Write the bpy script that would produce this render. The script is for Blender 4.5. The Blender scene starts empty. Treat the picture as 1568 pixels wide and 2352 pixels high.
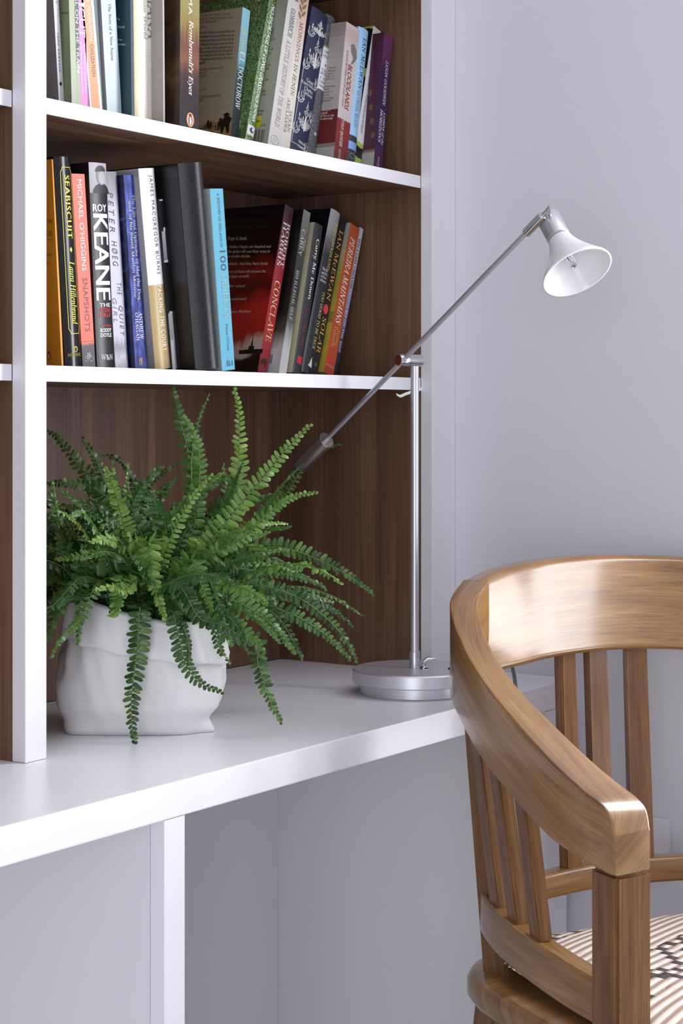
import bpy, bmesh, math, random
from mathutils import Vector, Matrix, noise

scene = bpy.context.scene
random.seed(7)

# ------------------------------------------------------------------ camera
F, CX, HZ = 4196.0, 784.0, 958.0            # focal length, principal column and horizon row in photo pixels
TH = math.atan(2833.0 / F)                  # angle between the view axis and the shelf direction
FWD = Vector((math.cos(TH), math.sin(TH), 0.0))
RGT = Vector((math.sin(TH), -math.cos(TH), 0.0))
UP = Vector((0, 0, 1))
CAM = Vector((-2.416006, -1.421239, 1.12352))   # X=0 right wall, Y=0 front of the bookcase, Z=0 floor
cam_data = bpy.data.cameras.new('camera')
cam = bpy.data.objects.new('camera', cam_data)
scene.collection.objects.link(cam)
cam.location = CAM
cam.rotation_euler = (math.pi / 2, 0, TH - math.pi / 2)
cam_data.sensor_fit = 'HORIZONTAL'
cam_data.sensor_width = 24.0
cam_data.lens = 24.0 * F / 1568.0
cam_data.shift_y = (HZ - 1176.0) / 1568.0
cam_data.clip_start = 0.02
scene.camera = cam

# ------------------------------------------------------------------ light
world = bpy.data.worlds.new('world')
scene.world = world
world.use_nodes = True
bgn = world.node_tree.nodes['Background']
bgn.inputs[0].default_value = (0.86, 0.90, 1.0, 1)
bgn.inputs[1].default_value = 1.0

def window_light(name, loc, rot, sx, sy, power, color=(0.95, 0.965, 1.0)):
    l = bpy.data.lights.new(name, 'AREA')
    l.shape = 'RECTANGLE'; l.size = sx; l.size_y = sy; l.energy = power; l.color = color
    o = bpy.data.objects.new(name, l); scene.collection.objects.link(o)
    o.location = loc; o.rotation_euler = rot
    return o
# daylight at the window in the right wall, behind the photographer's right shoulder
WIN = (-1.32, -0.62, 0.45, 2.68)             # y0, y1, z0, z1 of the opening
LW = (-3.40, -1.60, 0.10, 2.10)              # added opening in the left wall, unseen, holds the fill light
window_light('window_daylight', (-0.06, (WIN[0] + WIN[1]) / 2, (WIN[2] + WIN[3]) / 2), (0, math.pi / 2, 0),
             WIN[3] - WIN[2] - .1, WIN[1] - WIN[0] - .1, 41.0)
window_light('added_fill_light', (-4.74, (LW[0] + LW[1]) / 2, (LW[2] + LW[3]) / 2), (0, -math.pi / 2, 0), LW[3] - LW[2] - .1, LW[1] - LW[0] - .1, 52.0)  # added fill to brighten the left-facing surfaces and the space under the desk

scene.view_settings.view_transform = 'Standard'
scene.view_settings.look = 'None'
scene.view_settings.gamma = 1.0
scene.view_settings.use_curve_mapping = False
scene.view_settings.exposure = 0.0
scene.cycles.use_denoising = True
scene.cycles.adaptive_threshold = 0.02
scene.cycles.max_bounces = 8
scene.cycles.diffuse_bounces = 7
scene.cycles.glossy_bounces = 3
scene.cycles.transmission_bounces = 4

# ------------------------------------------------------------------ geometry helpers
def ray(x, y):
    return FWD + RGT * ((x - CX) / F) + UP * ((HZ - y) / F)
def on_plane(x, y, p, n):
    d = ray(x, y); return CAM + d * ((p - CAM).dot(n) / d.dot(n))
def onY(x, y, Y): return on_plane(x, y, Vector((0, Y, 0)), Vector((0, 1, 0)))
def onZ(x, y, Z): return on_plane(x, y, Vector((0, 0, Z)), UP)
def at(x, y, t): return CAM + ray(x, y) * t

COL = scene.collection
def link(o):
    COL.objects.link(o); return o
class MB:
    """collects polygons for one mesh"""
    def __init__(s): s.v = []; s.f = []; s.m = []; s.uv = {}
    def add(s, vs, fs, mi=0):
        b = len(s.v); s.v += [tuple(v) for v in vs]
        for f in fs: s.f.append(tuple(b + i for i in f)); s.m.append(mi)
    def box(s, x0, x1, y0, y1, z0, z1, mi=0, bev=0.0):
        if bev <= 0:
            s.add([(x0,y0,z0),(x1,y0,z0),(x1,y1,z0),(x0,y1,z0),(x0,y0,z1),(x1,y0,z1),(x1,y1,z1),(x0,y1,z1)],
                  [(0,3,2,1),(4,5,6,7),(0,1,5,4),(1,2,6,5),(2,3,7,6),(3,0,4,7)], mi)
        else:
            bm = bmesh.new()
            vs = [bm.verts.new(p) for p in [(x0,y0,z0),(x1,y0,z0),(x1,y1,z0),(x0,y1,z0),(x0,y0,z1),(x1,y0,z1),(x1,y1,z1),(x0,y1,z1)]]
            for f in [(0,3,2,1),(4,5,6,7),(0,1,5,4),(1,2,6,5),(2,3,7,6),(3,0,4,7)]: bm.faces.new([vs[i] for i in f])
            bmesh.ops.bevel(bm, geom=bm.edges[:], offset=bev, segments=2, affect='EDGES', profile=0.6)
            bm.verts.index_update()
            s.add([v.co[:] for v in bm.verts], [[v.index for v in f.verts] for f in bm.faces], mi)
            bm.free()
    def tube(s, pts, rad, n=10, mi=0, cap=True):
        """round tube along pts; rad a number or list"""
        pts = [Vector(p) for p in pts]
        rs = rad if isinstance(rad, (list, tuple)) else [rad] * len(pts)
        t0 = (pts[1] - pts[0]).normalized()
        a = t0.orthogonal().normalized()
        rings = []
        for i, p in enumerate(pts):
            t = (pts[min(i+1, len(pts)-1)] - pts[max(i-1, 0)]).normalized()
            a = (a - t * a.dot(t)).normalized(); b = t.cross(a)
            rings.append([p + (a * math.cos(2*math.pi*k/n) + b * math.sin(2*math.pi*k/n)) * rs[i] for k in range(n)])
        vs = [v for r in rings for v in r]
        fs = [(i*n+k, i*n+(k+1) % n, (i+1)*n+(k+1) % n, (i+1)*n+k) for i in range(len(pts)-1) for k in range(n)]
        if cap: fs += [tuple(range(n-1, -1, -1)), tuple((len(pts)-1)*n + k for k in range(n))]
        s.add(vs, fs, mi)
    def lathe(s, prof, n=48, origin=(0,0,0), axis=(0,0,1), mi=0, closed=False):
        """prof list of (radius, height) revolved about axis through origin"""
        ax = Vector(axis).normalized(); a = ax.orthogonal().normalized(); b = ax.cross(a); o = Vector(origin)
        vs = [o + ax*h + (a*math.cos(2*math.pi*k/n) + b*math.sin(2*math.pi*k/n))*r for r, h in prof for k in range(n)]
        m = len(prof)
        fs = [(i*n+k, i*n+(k+1) % n, ((i+1) % m)*n+(k+1) % n, ((i+1) % m)*n+k) for i in range(m if closed else m-1) for k in range(n)]
        if not closed:
            if prof[0][0] > 1e-6: fs.append(tuple(range(n-1, -1, -1)))
            if prof[-1][0] > 1e-6: fs.append(tuple((m-1)*n+k for k in range(n)))
        s.add(vs, fs, mi)
    def build(s, name, mats, parent=None, smooth=False, loc=None, fix=True):
        me = bpy.data.meshes.new(name)
        me.from_pydata(s.v, [], s.f)
        if fix:
            bm = bmesh.new(); bm.from_mesh(me)
            bmesh.ops.recalc_face_normals(bm, faces=bm.faces[:]); bm.to_mesh(me); bm.free()
        mats = mats if isinstance(mats, (list, tuple)) else [mats]
        for m in mats: me.materials.append(m)
        if len(mats) > 1: me.polygons.foreach_set('material_index', s.m)
        if smooth:
            me.polygons.foreach_set('use_smooth', [True] * len(me.polygons))
            if smooth is not True: me.set_sharp_from_angle(angle=math.radians(smooth))
        me.update()
        o = link(bpy.data.objects.new(name, me))
        if parent: o.parent = parent
        if loc: o.location = loc
        return o
def empty(name, loc=(0,0,0), rot=(0,0,0)):
    o = link(bpy.data.objects.new(name, None)); o.location = loc; o.rotation_euler = rot
    o.empty_display_size = .05
    return o
def tag(o, label=None, cat=None, group=None, kind=None):
    if label: o['label'] = label
    if cat: o['category'] = cat
    if group: o['group'] = group
    if kind: o['kind'] = kind
    return o
def catmull(pts, n):
    """points interpolated smoothly; pts tuples of any length"""
    out = []
    P = [pts[0]] + list(pts) + [pts[-1]]
    for i in range(1, len(P)-2):
        for k in range(n):
            t = k / n
            out.append(tuple(0.5*((2*b)+(-a+c)*t+(2*a-5*b+4*c-d)*t*t+(-a+3*b-3*c+d)*t**3)
                             for a, b, c, d in zip(P[i-1], P[i], P[i+1], P[i+2])))
    out.append(tuple(pts[-1]))
    return out

# ------------------------------------------------------------------ materials
def lin(c):
    if isinstance(c, str):
        c = c.lstrip('#'); c = [int(c[i:i+2], 16)/255 for i in (0, 2, 4)]
        return tuple((x/12.92 if x <= .04045 else ((x+.055)/1.055)**2.4) for x in c) + (1,)
    return tuple(c) + ((1,) if len(c) == 3 else ())
MATS = {}
def mat(name, color, rough=.5, metal=0.0, spec=.5, coat=0.0, coat_rough=.1):
    if name in MATS: return MATS[name]
    m = bpy.data.materials.new(name); m.use_nodes = True
    p = m.node_tree.nodes['Principled BSDF']
    p.inputs['Base Color'].default_value = lin(color); p.inputs['Roughness'].default_value = rough
    p.inputs['Metallic'].default_value = metal; p.inputs['Specular IOR Level'].default_value = spec
    p.inputs['Coat Weight'].default_value = coat; p.inputs['Coat Roughness'].default_value = coat_rough
    MATS[name] = m; return m
def nodes(m):
    t = m.node_tree; return t, t.nodes, t.links, t.nodes['Principled BSDF']
def ramp_node(N, stops, interp='LINEAR'):
    r = N.new('ShaderNodeValToRGB'); r.color_ramp.interpolation = interp
    e = r.color_ramp.elements
    while len(e) < len(stops): e.new(0.5)
    for el, (p, c) in zip(e, stops): el.position = p; el.color = lin(c)
    return r
def add_bump(m, scale, strength, dist=.001, coord='Object', detail=4, stretch=(1,1,1)):
    t, N, L, p = nodes(m)
    tc = N.new('ShaderNodeTexCoord'); mp = N.new('ShaderNodeMapping'); mp.inputs['Scale'].default_value = stretch
    nz = N.new('ShaderNodeTexNoise'); nz.inputs['Scale'].default_value = scale; nz.inputs['Detail'].default_value = detail
    b = N.new('ShaderNodeBump'); b.inputs['Strength'].default_value = strength; b.inputs['Distance'].default_value = dist
    L.new(tc.outputs[coord], mp.inputs[0]); L.new(mp.outputs[0], nz.inputs['Vector'])
    L.new(nz.outputs['Fac'], b.inputs['Height']); L.new(b.outputs[0], p.inputs['Normal'])
    return m
def mat_noise(name, stops, scale, stretch=(1,1,1), rough=.5, coord='Object', detail=6, distort=0.0, bump=0.0, rough_n=.55, **kw):
    """colour ramp driven by stretched noise (wood grain, mottling, pictures)"""
    if name in MATS: return MATS[name]
    m = mat(name, '#808080', rough, **kw); t, N, L, p = nodes(m)
    tc = N.new('ShaderNodeTexCoord'); mp = N.new('ShaderNodeMapping'); mp.inputs['Scale'].default_value = stretch
    nz = N.new('ShaderNodeTexNoise'); nz.inputs['Scale'].default_value = scale; nz.inputs['Detail'].default_value = detail
    nz.inputs['Distortion'].default_value = distort; nz.inputs['Roughness'].default_value = rough_n
    r = ramp_node(N, stops)
    L.new(tc.outputs[coord], mp.inputs[0]); L.new(mp.outputs[0], nz.inputs['Vector'])
    L.new(nz.outputs['Fac'], r.inputs[0]); L.new(r.outputs[0], p.inputs['Base Color'])
    if bump:
        b = N.new('ShaderNodeBump'); b.inputs['Strength'].default_value = bump; b.inputs['Distance'].default_value = .0006
        L.new(nz.outputs['Fac'], b.inputs['Height']); L.new(b.outputs[0], p.inputs['Normal'])
    return m
def mat_bands(name, stops, noise_amt=0.0, noise_scale=8.0, rough=.45, axis='Z', interp='LINEAR', stretch=(1,1,1), **kw):
    """printed picture: ramp along the thing's own height, edges broken up by noise"""
    if name in MATS: return MATS[name]
    m = mat(name, '#808080', rough, **kw); t, N, L, p = nodes(m)
    tc = N.new('ShaderNodeTexCoord'); sp = N.new('ShaderNodeSeparateXYZ')
    L.new(tc.outputs['Generated'], sp.inputs[0]); src = sp.outputs[axis]
    if noise_amt:
        mp = N.new('ShaderNodeMapping'); mp.inputs['Scale'].default_value = stretch
        nz = N.new('ShaderNodeTexNoise'); nz.inputs['Scale'].default_value = noise_scale; nz.inputs['Detail'].default_value = 5
        L.new(tc.outputs['Generated'], mp.inputs[0]); L.new(mp.outputs[0], nz.inputs['Vector'])
        s = N.new('ShaderNodeMath'); s.operation = 'MULTIPLY_ADD'; s.inputs[1].default_value = noise_amt
        L.new(nz.outputs['Fac'], s.inputs[0])
        s2 = N.new('ShaderNodeMath'); s2.operation = 'SUBTRACT'; s2.inputs[1].default_value = noise_amt*.5
        L.new(src, s2.inputs[0]); L.new(s2.outputs[0], s.inputs[2]); src = s.outputs[0]
    r = ramp_node(N, stops, interp); L.new(src, r.inputs[0]); L.new(r.outputs[0], p.inputs['Base Color'])
    return m

def mat_wood(name, stops, scale=9.0, stretch=(6,6,.35), rough=.45, fine=.25, coat=0.0, coord='Object', bump=.05, coat_rough=.15):
    """grain: broad stretched noise mixed with fine dark pores"""
    m = mat(name, '#808080', rough, coat=coat, coat_rough=coat_rough); t, N, L, p = nodes(m)
    tc = N.new('ShaderNodeTexCoord'); mp = N.new('ShaderNodeMapping'); mp.inputs['Scale'].default_value = stretch
    n1 = N.new('ShaderNodeTexNoise'); n1.inputs['Scale'].default_value = scale; n1.inputs['Detail'].default_value = 7
    n1.inputs['Distortion'].default_value = .4
    mp2 = N.new('ShaderNodeMapping'); mp2.inputs['Scale'].default_value = tuple(c*9 if c > 1 else c*2.5 for c in stretch)
    n2 = N.new('ShaderNodeTexNoise'); n2.inputs['Scale'].default_value = scale; n2.inputs['Detail'].default_value = 3
    L.new(tc.outputs[coord], mp.inputs[0]); L.new(mp.outputs[0], n1.inputs['Vector'])
    L.new(tc.outputs[coord], mp2.inputs[0]); L.new(mp2.outputs[0], n2.inputs['Vector'])
    r = ramp_node(N, stops); L.new(n1.outputs['Fac'], r.inputs[0])
    r2 = ramp_node(N, [(.38, (1-fine*2.2,)*3), (.52, (1, 1, 1))]); L.new(n2.outputs['Fac'], r2.inputs[0])
    mx = N.new('ShaderNodeMix'); mx.data_type = 'RGBA'; mx.blend_type = 'MULTIPLY'; mx.inputs[0].default_value = 1
    L.new(r.outputs[0], mx.inputs[6]); L.new(r2.outputs[0], mx.inputs[7]); L.new(mx.outputs[2], p.inputs['Base Color'])
    if bump:
        b = N.new('ShaderNodeBump'); b.inputs['Strength'].default_value = bump; b.inputs['Distance'].default_value = .0005
        L.new(n2.outputs['Fac'], b.inputs['Height']); L.new(b.outputs[0], p.inputs['Normal'])
    return m

M_WHITE = add_bump(mat('white_satin_paint', '#e6e5ea', .32), 30, .03, .0006)
M_WORKTOP = add_bump(mat('white_worktop_paint', '#e6e5ea', .34), 14, .04, .0008)
M_PANEL = add_bump(mat('pale_grey_panel_paint', '#dedee1', .45), 25, .03, .0006)
M_WALL = add_bump(mat('lavender_grey_wall_paint', '#dad9e0', .8), 60, .12, .0008)
M_CEIL = mat('white_ceiling_paint', '#f0f0f0', .9)
M_FLOOR = add_bump(mat('pale_grey_carpet', '#dedede', .95), 400, .5, .003)
M_WALNUT = mat_wood('walnut_veneer', [(.22, '#5c4231'), (.5, '#70523f'), (.78, '#856651')], 5, (9, 9, .35), .36, fine=.13)
M_WALNUT_H = mat_wood('walnut_veneer_shelf', [(.22, '#5c4231'), (.5, '#70523f'), (.78, '#856651')], 5, (.5, 9, 9), .42, fine=.2)

# ================================================================== THE ROOM
RX0, RY0, RH = -4.8, -4.6, 2.75
def struct(name, mb, m, label=None, smooth=False):
    o = mb.build(name, m, smooth=smooth); o['kind'] = 'structure'
    if label: o['label'] = label
    return o
mb = MB(); mb.box(RX0, 0, RY0, .42, -.06, 0); struct('floor', mb, M_FLOOR, 'pale grey carpeted floor of the study')
mb = MB(); mb.box(RX0, 0, RY0, .42, RH, RH+.06); struct('ceiling', mb, M_CEIL, 'white ceiling of the study')
mb = MB(); mb.box(RX0, 0, .302, .42, 0, RH); struct('wall_back', mb, M_WALL, 'wall behind the bookcase')
mb = MB()
mb.box(0, .12, WIN[1], .42, 0, RH); mb.box(0, .12, RY0, WIN[0], 0, RH)
mb.box(0, .12, WIN[0], WIN[1], 0, WIN[2]); mb.box(0, .12, WIN[0], WIN[1], WIN[3], RH)
struct('wall_right', mb, M_WALL, 'plain lavender grey painted wall beside the bookcase')
mb = MB()
mb.box(RX0-.12, RX0, LW[1], .42, 0, RH); mb.box(RX0-.12, RX0, RY0, LW[0], 0, RH)
mb.box(RX0-.12, RX0, LW[0], LW[1], 0, LW[2]); mb.box(RX0-.12, RX0, LW[0], LW[1], LW[3], RH)
struct('wall_left', mb, M_WALL, 'far left wall of the study with an added opening for fill light')
mb = MB(); mb.box(RX0, 0, RY0-.12, RY0, 0, RH)
struct('wall_front', mb, M_WALL, 'wall behind the photographer')
def window(n, along, c0, c1, w, label):
    """frame of a window: along 'Y' (in a side wall, c0..c1 its x range) or 'X'"""
    a0, a1, z0, z1 = w; am = (a0+a1)/2
    base = ((c0+c1)/2, am, z0) if along == 'Y' else (am, (c0+c1)/2, z0)
    r = empty('window_%d' % n, base); r['kind'] = 'structure'; r['label'] = label
    f = MB()
    for p, q, c, d in ((a0, a1, z0, z0+.05), (a0, a1, z1-.05, z1), (a0, a0+.05, z0+.05, z1-.05), (a1-.05, a1, z0+.05, z1-.05), (am-.025, am+.025, z0+.05, z1-.05)):
        if along == 'Y': f.box(c0-base[0], c1-base[0], p-am, q-am, c-z0, d-z0)
        else: f.box(p-am, q-am, c0-base[1], c1-base[1], c-z0, d-z0)
    f.build('window_frame', M_WHITE, r)
window(1, 'Y', .03, .08, WIN, 'tall white framed window in the right wall')
window(2, 'Y', RX0-.08, RX0-.03, LW, 'added white frame around the unseen fill light in the left wall')  # second frame is made up to go with the added fill light
# wall socket on the right wall, seen between the chair slats
so = empty('wall_socket', (-.0, -.3125, .5095))
tag(so, 'white square wall socket low on the grey wall behind the chair', 'socket')
M_PLASTIC = mat('white_plastic', '#e3e2e6', .35)
m = MB(); m.box(-.014, -.0005, -.043, .043, -.043, .043, bev=.002); m.build('socket_plate', M_PLASTIC, so)
m = MB()
for yy, zz, w_, h_ in ((0, .016, .004, .0075), (-.011, -.006, .0065, .004), (.011, -.006, .0065, .004)):
    m.box(-.0146, -.0136, yy-w_/2, yy+w_/2, zz-h_/2, zz+h_/2)
m.build('socket_holes', mat('socket_dark', '#202020', .6), so)
m = MB(); m.box(-.0165, -.0136, .018, .03, .012, .03, bev=.001); m.build('switch_rocker', M_PLASTIC, so)

# ================================================================== DESK
DZ, DT, DF = .74, .038, -.2008               # worktop height, thickness, front edge
UX = (-.936, -.902)                          # left upright of the bookcase
desk = empty('built_in_desk', (-.9, 0, 0))
tag(desk, 'long white built-in desk under the bookcase, on flush white support panels', 'desk')
def dbox(name, m, x0, x1, y0, y1, z0, z1, bev=0.0, par=desk):
    b = MB(); b.box(x0+.9, x1+.9, y0, y1, z0, z1, bev=bev); return b.build(name, m, par)
dbox('worktop', M_WORKTOP, -2.6, -.0006, DF, .2815, DZ-DT, DZ, bev=.0018)
for x0, x1 in ((-.938, -.904), (-.0836, -.0195), (-1.80, -1.766), (-2.6, -2.566)):
    dbox('support_edging', M_WHITE, x0, x1, DF+.0006, DF+.0196, .0, DZ-DT-.0004, bev=.0007)
    dbox('support_panel', M_PANEL, x0+.0003, x1-.0003, DF+.0203, .2745, .0, DZ-DT-.0004)
dbox('filler_strip', M_PANEL, -.0192, -.0006, DF+.03, .27, 0, DZ-DT-.0004)
dbox('under_desk_back_panel', M_PANEL, -2.6, -.0006, .2748, .2815, 0, DZ-DT-.0004)

# ================================================================== BOOKCASE
SF, SB = .020, .282                          # shelf front, back panel face
XR = -.068                                   # inner face of the right stile
bc = empty('bookcase', (-.9, 0, DZ))
tag(bc, 'built-in bookcase with white uprights and shelf edges and dark walnut lining', 'bookcase')
def bbox(name, m, x0, x1, y0, y1, z0, z1, bev=0.0, par=bc):
    b = MB(); b.box(x0+.9, x1+.9, y0, y1, z0-DZ, z1-DZ, bev=bev); return b.build(name, m, par)
TOPZ = 2.30
e = .0004
for x0, x1 in ((UX[0], UX[1]), (XR, -.0006), (-1.80, -1.766), (-2.6, -2.566)):
    up_ = bbox('upright', M_WHITE, x0, x1, 0, SF, DZ+e, TOPZ, bev=.001)
    if x1 < -.01:
        bbox('side_panel', M_WALNUT, x0+.0006, x1-.0006, SF+e, SB-e, DZ+e, TOPZ)
    else:
        bbox('side_panel', M_WALNUT, x0+.0006, x0+.018, SF+e, SB-e, DZ+e, TOPZ)
bbox('back_panel', M_WALNUT, UX[1], XR, SB, .2995, DZ+e, TOPZ)
bbox('back_panel', M_WALNUT, -1.766, UX[0], SB, .2995, DZ+e, TOPZ)
bbox('back_panel', M_WALNUT, -2.566, -1.80, SB, .2995, DZ+e, TOPZ)
SHELF_T, SHELF_M = 1.487, 1.1825             # top faces of the two shelves in view
for xa, xb in ((UX[1], XR), (-1.766, UX[0]), (-2.566, -1.80)):
    for z in (SHELF_M, SHELF_T, 1.79, 2.09, TOPZ):  # shelves above the top pair are unseen, added to keep the niche dark
        s = bbox('shelf', M_WALNUT_H, xa+e, xb-e, SF+.0026, SB-e, z-.0183, z-.0002)
        bbox('edge_strip', M_WHITE, xa+e, xb-e, SF+.0002, SF+.0026, z-.0185, z, bev=.0004, par=s)
# a loose curl of edging tape under the right end of the middle shelf
pts = [at(x, y, 2.63) for x, y in ((968, 893), (948, 899), (930, 905), (918, 910), (909, 906))]
m = MB(); hv = Vector((0, .0, .004))
vs = []
for p in [Vector(q) for q in catmull([tuple(p) for p in pts], 5)]:
    p = p - Vector((-.9, 0, DZ)); vs += [p + hv*.5 + Vector((0, 0, 0)), p - hv*.5 + Vector((.001, -.001, 0))]
n = len(vs)//2
m.add(vs, [(2*i, 2*i+1, 2*i+3, 2*i+2) for i in range(n-1)])
o = m.build('loose_edging', M_WHITE, bc, smooth=True)
sm = o.modifiers.new('thick', 'SOLIDIFY'); sm.thickness = .0005
o['label'] = 'white curl of edging tape hanging loose under the shelf'

# ================================================================== BOOKS
def serif(s):
    o = ''
    for ch in s:
        if 'A' <= ch <= 'Z': o += chr(0x1D434 + ord(ch) - 65)
        elif 'a' <= ch <= 'z': o += '\u210e' if ch == 'h' else chr(0x1D44E + ord(ch) - 97)
        else: o += ch
    return o
TXT_C = bpy.data.curves.new('lettering_source', 'FONT'); TXT_C.resolution_u = 2
TXT_O = bpy.data.objects.new('lettering_source', TXT_C)
def text_mesh(s, style='s', spacing=1.0):
    """style: s sans, sb heavy sans, si slanted sans, sbi both; r upright serif, b bold serif, i italic serif, bi bold italic"""
    c = TXT_C; c.space_character = spacing
    c.body = serif(s) if style in ('b', 'i', 'bi', 'r') else s
    c.shear = {'r': -.26, 'b': -.26, 'si': .25, 'sbi': .25}.get(style, 0)
    me = bpy.data.meshes.new_from_object(TXT_O)
    vs = [Vector(v.co) for v in me.vertices]; fs = [tuple(p.vertices) for p in me.polygons]
    bpy.data.meshes.remove(me)
    w = {'b': .012, 'bi': .012, 'sb': .022, 'sbi': .020, 'r': .004}.get(style, 0)
    if w:                                       # heavier strokes: shifted copies of the same outline
        n = len(vs); base, bf = vs, fs
        vs, fs = [], []
        for k, dx in enumerate((-w, 0, w)):
            vs += [v + Vector((dx, 0, k)) for v in base]; fs += [tuple(i + k*n for i in f) for f in bf]
    return vs, fs

INK = {}
def ink(c, rough=.45):
    k = 'ink_' + c.lstrip('#')
    return mat(k, c, rough)
M_PAPER = mat_noise('page_edges', [(.3, '#b9ad98'), (.7, '#d8cfbd')], 3, (300, 1, 1), .8)

class Book:
    def __init__(s, name, label, px, Ys, depth, cover, spine, front=None, hard=False, round_=0.0, shelf=None, h=None, group=None, t=None):
        xbl, xbr, yb, xtl, ytl, xtr, ytr = px
        a, b, c, d = onY(xbl, yb, Ys), onY(xbr, yb, Ys), onY(xtl, ytl, Ys), onY(xtr, ytr, Ys)
        mid_b, mid_t = (a+b)/2, (c+d)/2
        s.lean = math.atan2(mid_t.x-mid_b.x, mid_t.z-mid_b.z)
        cl, sl = math.cos(s.lean), math.sin(s.lean)
        ax = Vector((cl, 0, -sl))
        s.t = t or ((b-a).dot(ax) * .5 + (d-c).dot(ax) * .5) * .965
        s.h = h or (c.z - shelf) / cl
        s.d = depth; s.Ys = Ys; s.rd = round_
        bx = mid_b.x + (shelf - mid_b.z) * math.tan(s.lean)
        s.root = empty(name, (bx, Ys - round_, shelf + abs(sl)*s.t/2 + .0003), (0, s.lean, 0))
        tag(s.root, label, 'book', group)
        s.M = Matrix.Translation(s.root.location) @ Matrix.Rotation(s.lean, 4, 'Y')
        s.Mi = s.M.inverted()
        t, h_, dd = s.t, s.h, depth
        ct = .0026 if hard else .0007             # board thickness
        s.ct = ct
        ov = .003 if hard else .0
        # boards
        m = MB(); m.box(-t/2, -t/2+ct, round_, dd, 0, h_, bev=.0003 if not hard else .0008); s.back = m.build('back_cover', cover, s.root)
        m = MB(); m.box(t/2-ct, t/2, round_, dd, 0, h_, bev=.0003 if not hard else .0008); s.front = m.build('front_cover', front or cover, s.root)
        # spine strip, curved when round_
        n = 10 if round_ else 2
        m = MB(); vs = []; xs = [-t/2 + t*k/n for k in range(n+1)]
        for z in (0, h_):
            for x in xs: vs.append((x, s.sy(x), z))
            for x in xs: vs.append((x*(t-2*ct)/t, s.sy(x)+ct, z))
        k = n+1; o2 = 2*k; fs = []
        for i in range(n):
            fs += [(i, i+1, o2+i+1, o2+i), (k+i, o2+k+i, o2+k+i+1, k+i+1), (i, k+i, k+i+1, i+1), (o2+i, o2+i+1, o2+k+i+1, o2+k+i)]
        fs += [(0, o2, o2+k, k), (n, k+n, o2+k+n, o2+n)]
        m.add(vs, fs); s.spine = m.build('spine', spine, s.root, smooth=35)
        m = MB(); m.box(-t/2+ct+.0002, t/2-ct-.0002, round_+ct+.001, dd-ov-.0005, ov+.0002, h_-ov-.0002); s.pages = m.build('page_block', M_PAPER, s.root)
    def sy(s, x):
        return s.rd * (2*x/s.t)**2
    def face(s, f):
        if f == 'spine': return Vector((0, 0, 0)), Vector((0, -1, 0)), s.spine
        return Vector((-s.t/2, 0, 0)), Vector((-1, 0, 0)), s.back
    def loc(s, f, x, y):
        """photo pixel -> book coordinates on one of its faces"""
        p, n, _ = s.face(f)
        return s.Mi @ on_plane(x, y, s.M @ p, s.M.to_3x3() @ n)
    def zpx(s, y):
        """row of the photo on the spine's middle line -> height on the book"""
        z = s.h/2
        for _ in range(6):
            q = s.M @ Vector((0, 0, z)); v = q - CAM; t = v.dot(FWD)
            yy = HZ - F*v.z/t
            z += (yy - y) * t / F
        return z
    def put(s, f, name, vs, fs, m, off=.0003):
        """vs as (across, up) on the face"""
        _, _, par = s.face(f)
        vs = [tuple(v) if len(v) == 3 else (v[0], v[1], 0) for v in vs]
        if f == 'spine' and s.rd > 0:            # follow the rounded spine: cut wide pieces small
            bm = bmesh.new(); bv = [bm.verts.new(v) for v in vs]
            for q in fs:
                try: bm.faces.new([bv[i] for i in q])
                except ValueError: pass
            bmesh.ops.triangulate(bm, faces=bm.faces[:])
            for _ in range(3):
                ed = [e for e in bm.edges if abs(e.verts[0].co.x-e.verts[1].co.x) > .0028]
                if not ed: break
                bmesh.ops.subdivide_edges(bm, edges=ed, cuts=1); bmesh.ops.triangulate(bm, faces=bm.faces[:])
            bm.verts.index_update(); vs = [tuple(v.co) for v in bm.verts]; fs = [tuple(v.index for v in q.verts) for q in bm.faces]; bm.free()
        if f == 'spine': out = [(x, s.sy(x)-off-k*.00005, z) for x, z, k in vs]
        else: out = [(-s.t/2-off-k*.00005, y, z) for y, z, k in vs]
        mb = MB(); mb.add(out, fs); o = mb.build(name, m, par, fix=False)
        return o
    def text(s, str_, style, color, y0, y1, a0, a1, up=False, name='title_lettering', spacing=1.0):
        """spine text. running down from row y0 to row y1, letters between a0 (foot) and a1 (head) of the width;
        up=True: upright text between rows y0,y1 and across a0,a1"""
        vs, fs = text_mesh(str_, style, spacing)
        x0 = min(v.x for v in vs); x1 = max(v.x for v in vs); b0 = min(v.y for v in vs); b1 = max(v.y for v in vs)
        zt, zb = s.zpx(y0), s.zpx(y1)
        A0, A1 = -s.t/2 + a0*s.t, -s.t/2 + a1*s.t
        out = []
        for v in vs:
            u = (v.x-x0)/(x1-x0); w = (v.y-b0)/(b1-b0)
            if up: out.append((A0+(A1-A0)*u, zb+(zt-zb)*w, v.z))
            else: out.append((A0+(A1-A0)*w, zt+(zb-zt)*u, v.z))
        return s.put('spine', name, out, fs, ink(color))
    def ctext(s, str_, style, color, x0, y0, x1, y1, hpx, name='blurb_lettering', spacing=1.0):
        """cover text: foot of the line from pixel (x0,y0) to (x1,y1), hpx tall"""
        vs, fs = text_mesh(str_, style, spacing)
        X0 = min(v.x for v in vs); X1 = max(v.x for v in vs); b1 = .75
        P, Q, R = s.loc('cover', x0, y0), s.loc('cover', x1, y1), s.loc('cover', x0, y0-hpx)
        hh = R.z-P.z
        out = []
        for v in vs:
            u = (v.x-X0)/(X1-X0); w = v.y/b1
            out.append((P.y+(Q.y-P.y)*u, P.z+(Q.z-P.z)*u + hh*w, v.z))
        return s.put('cover', name, out, fs, ink(color))
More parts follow.
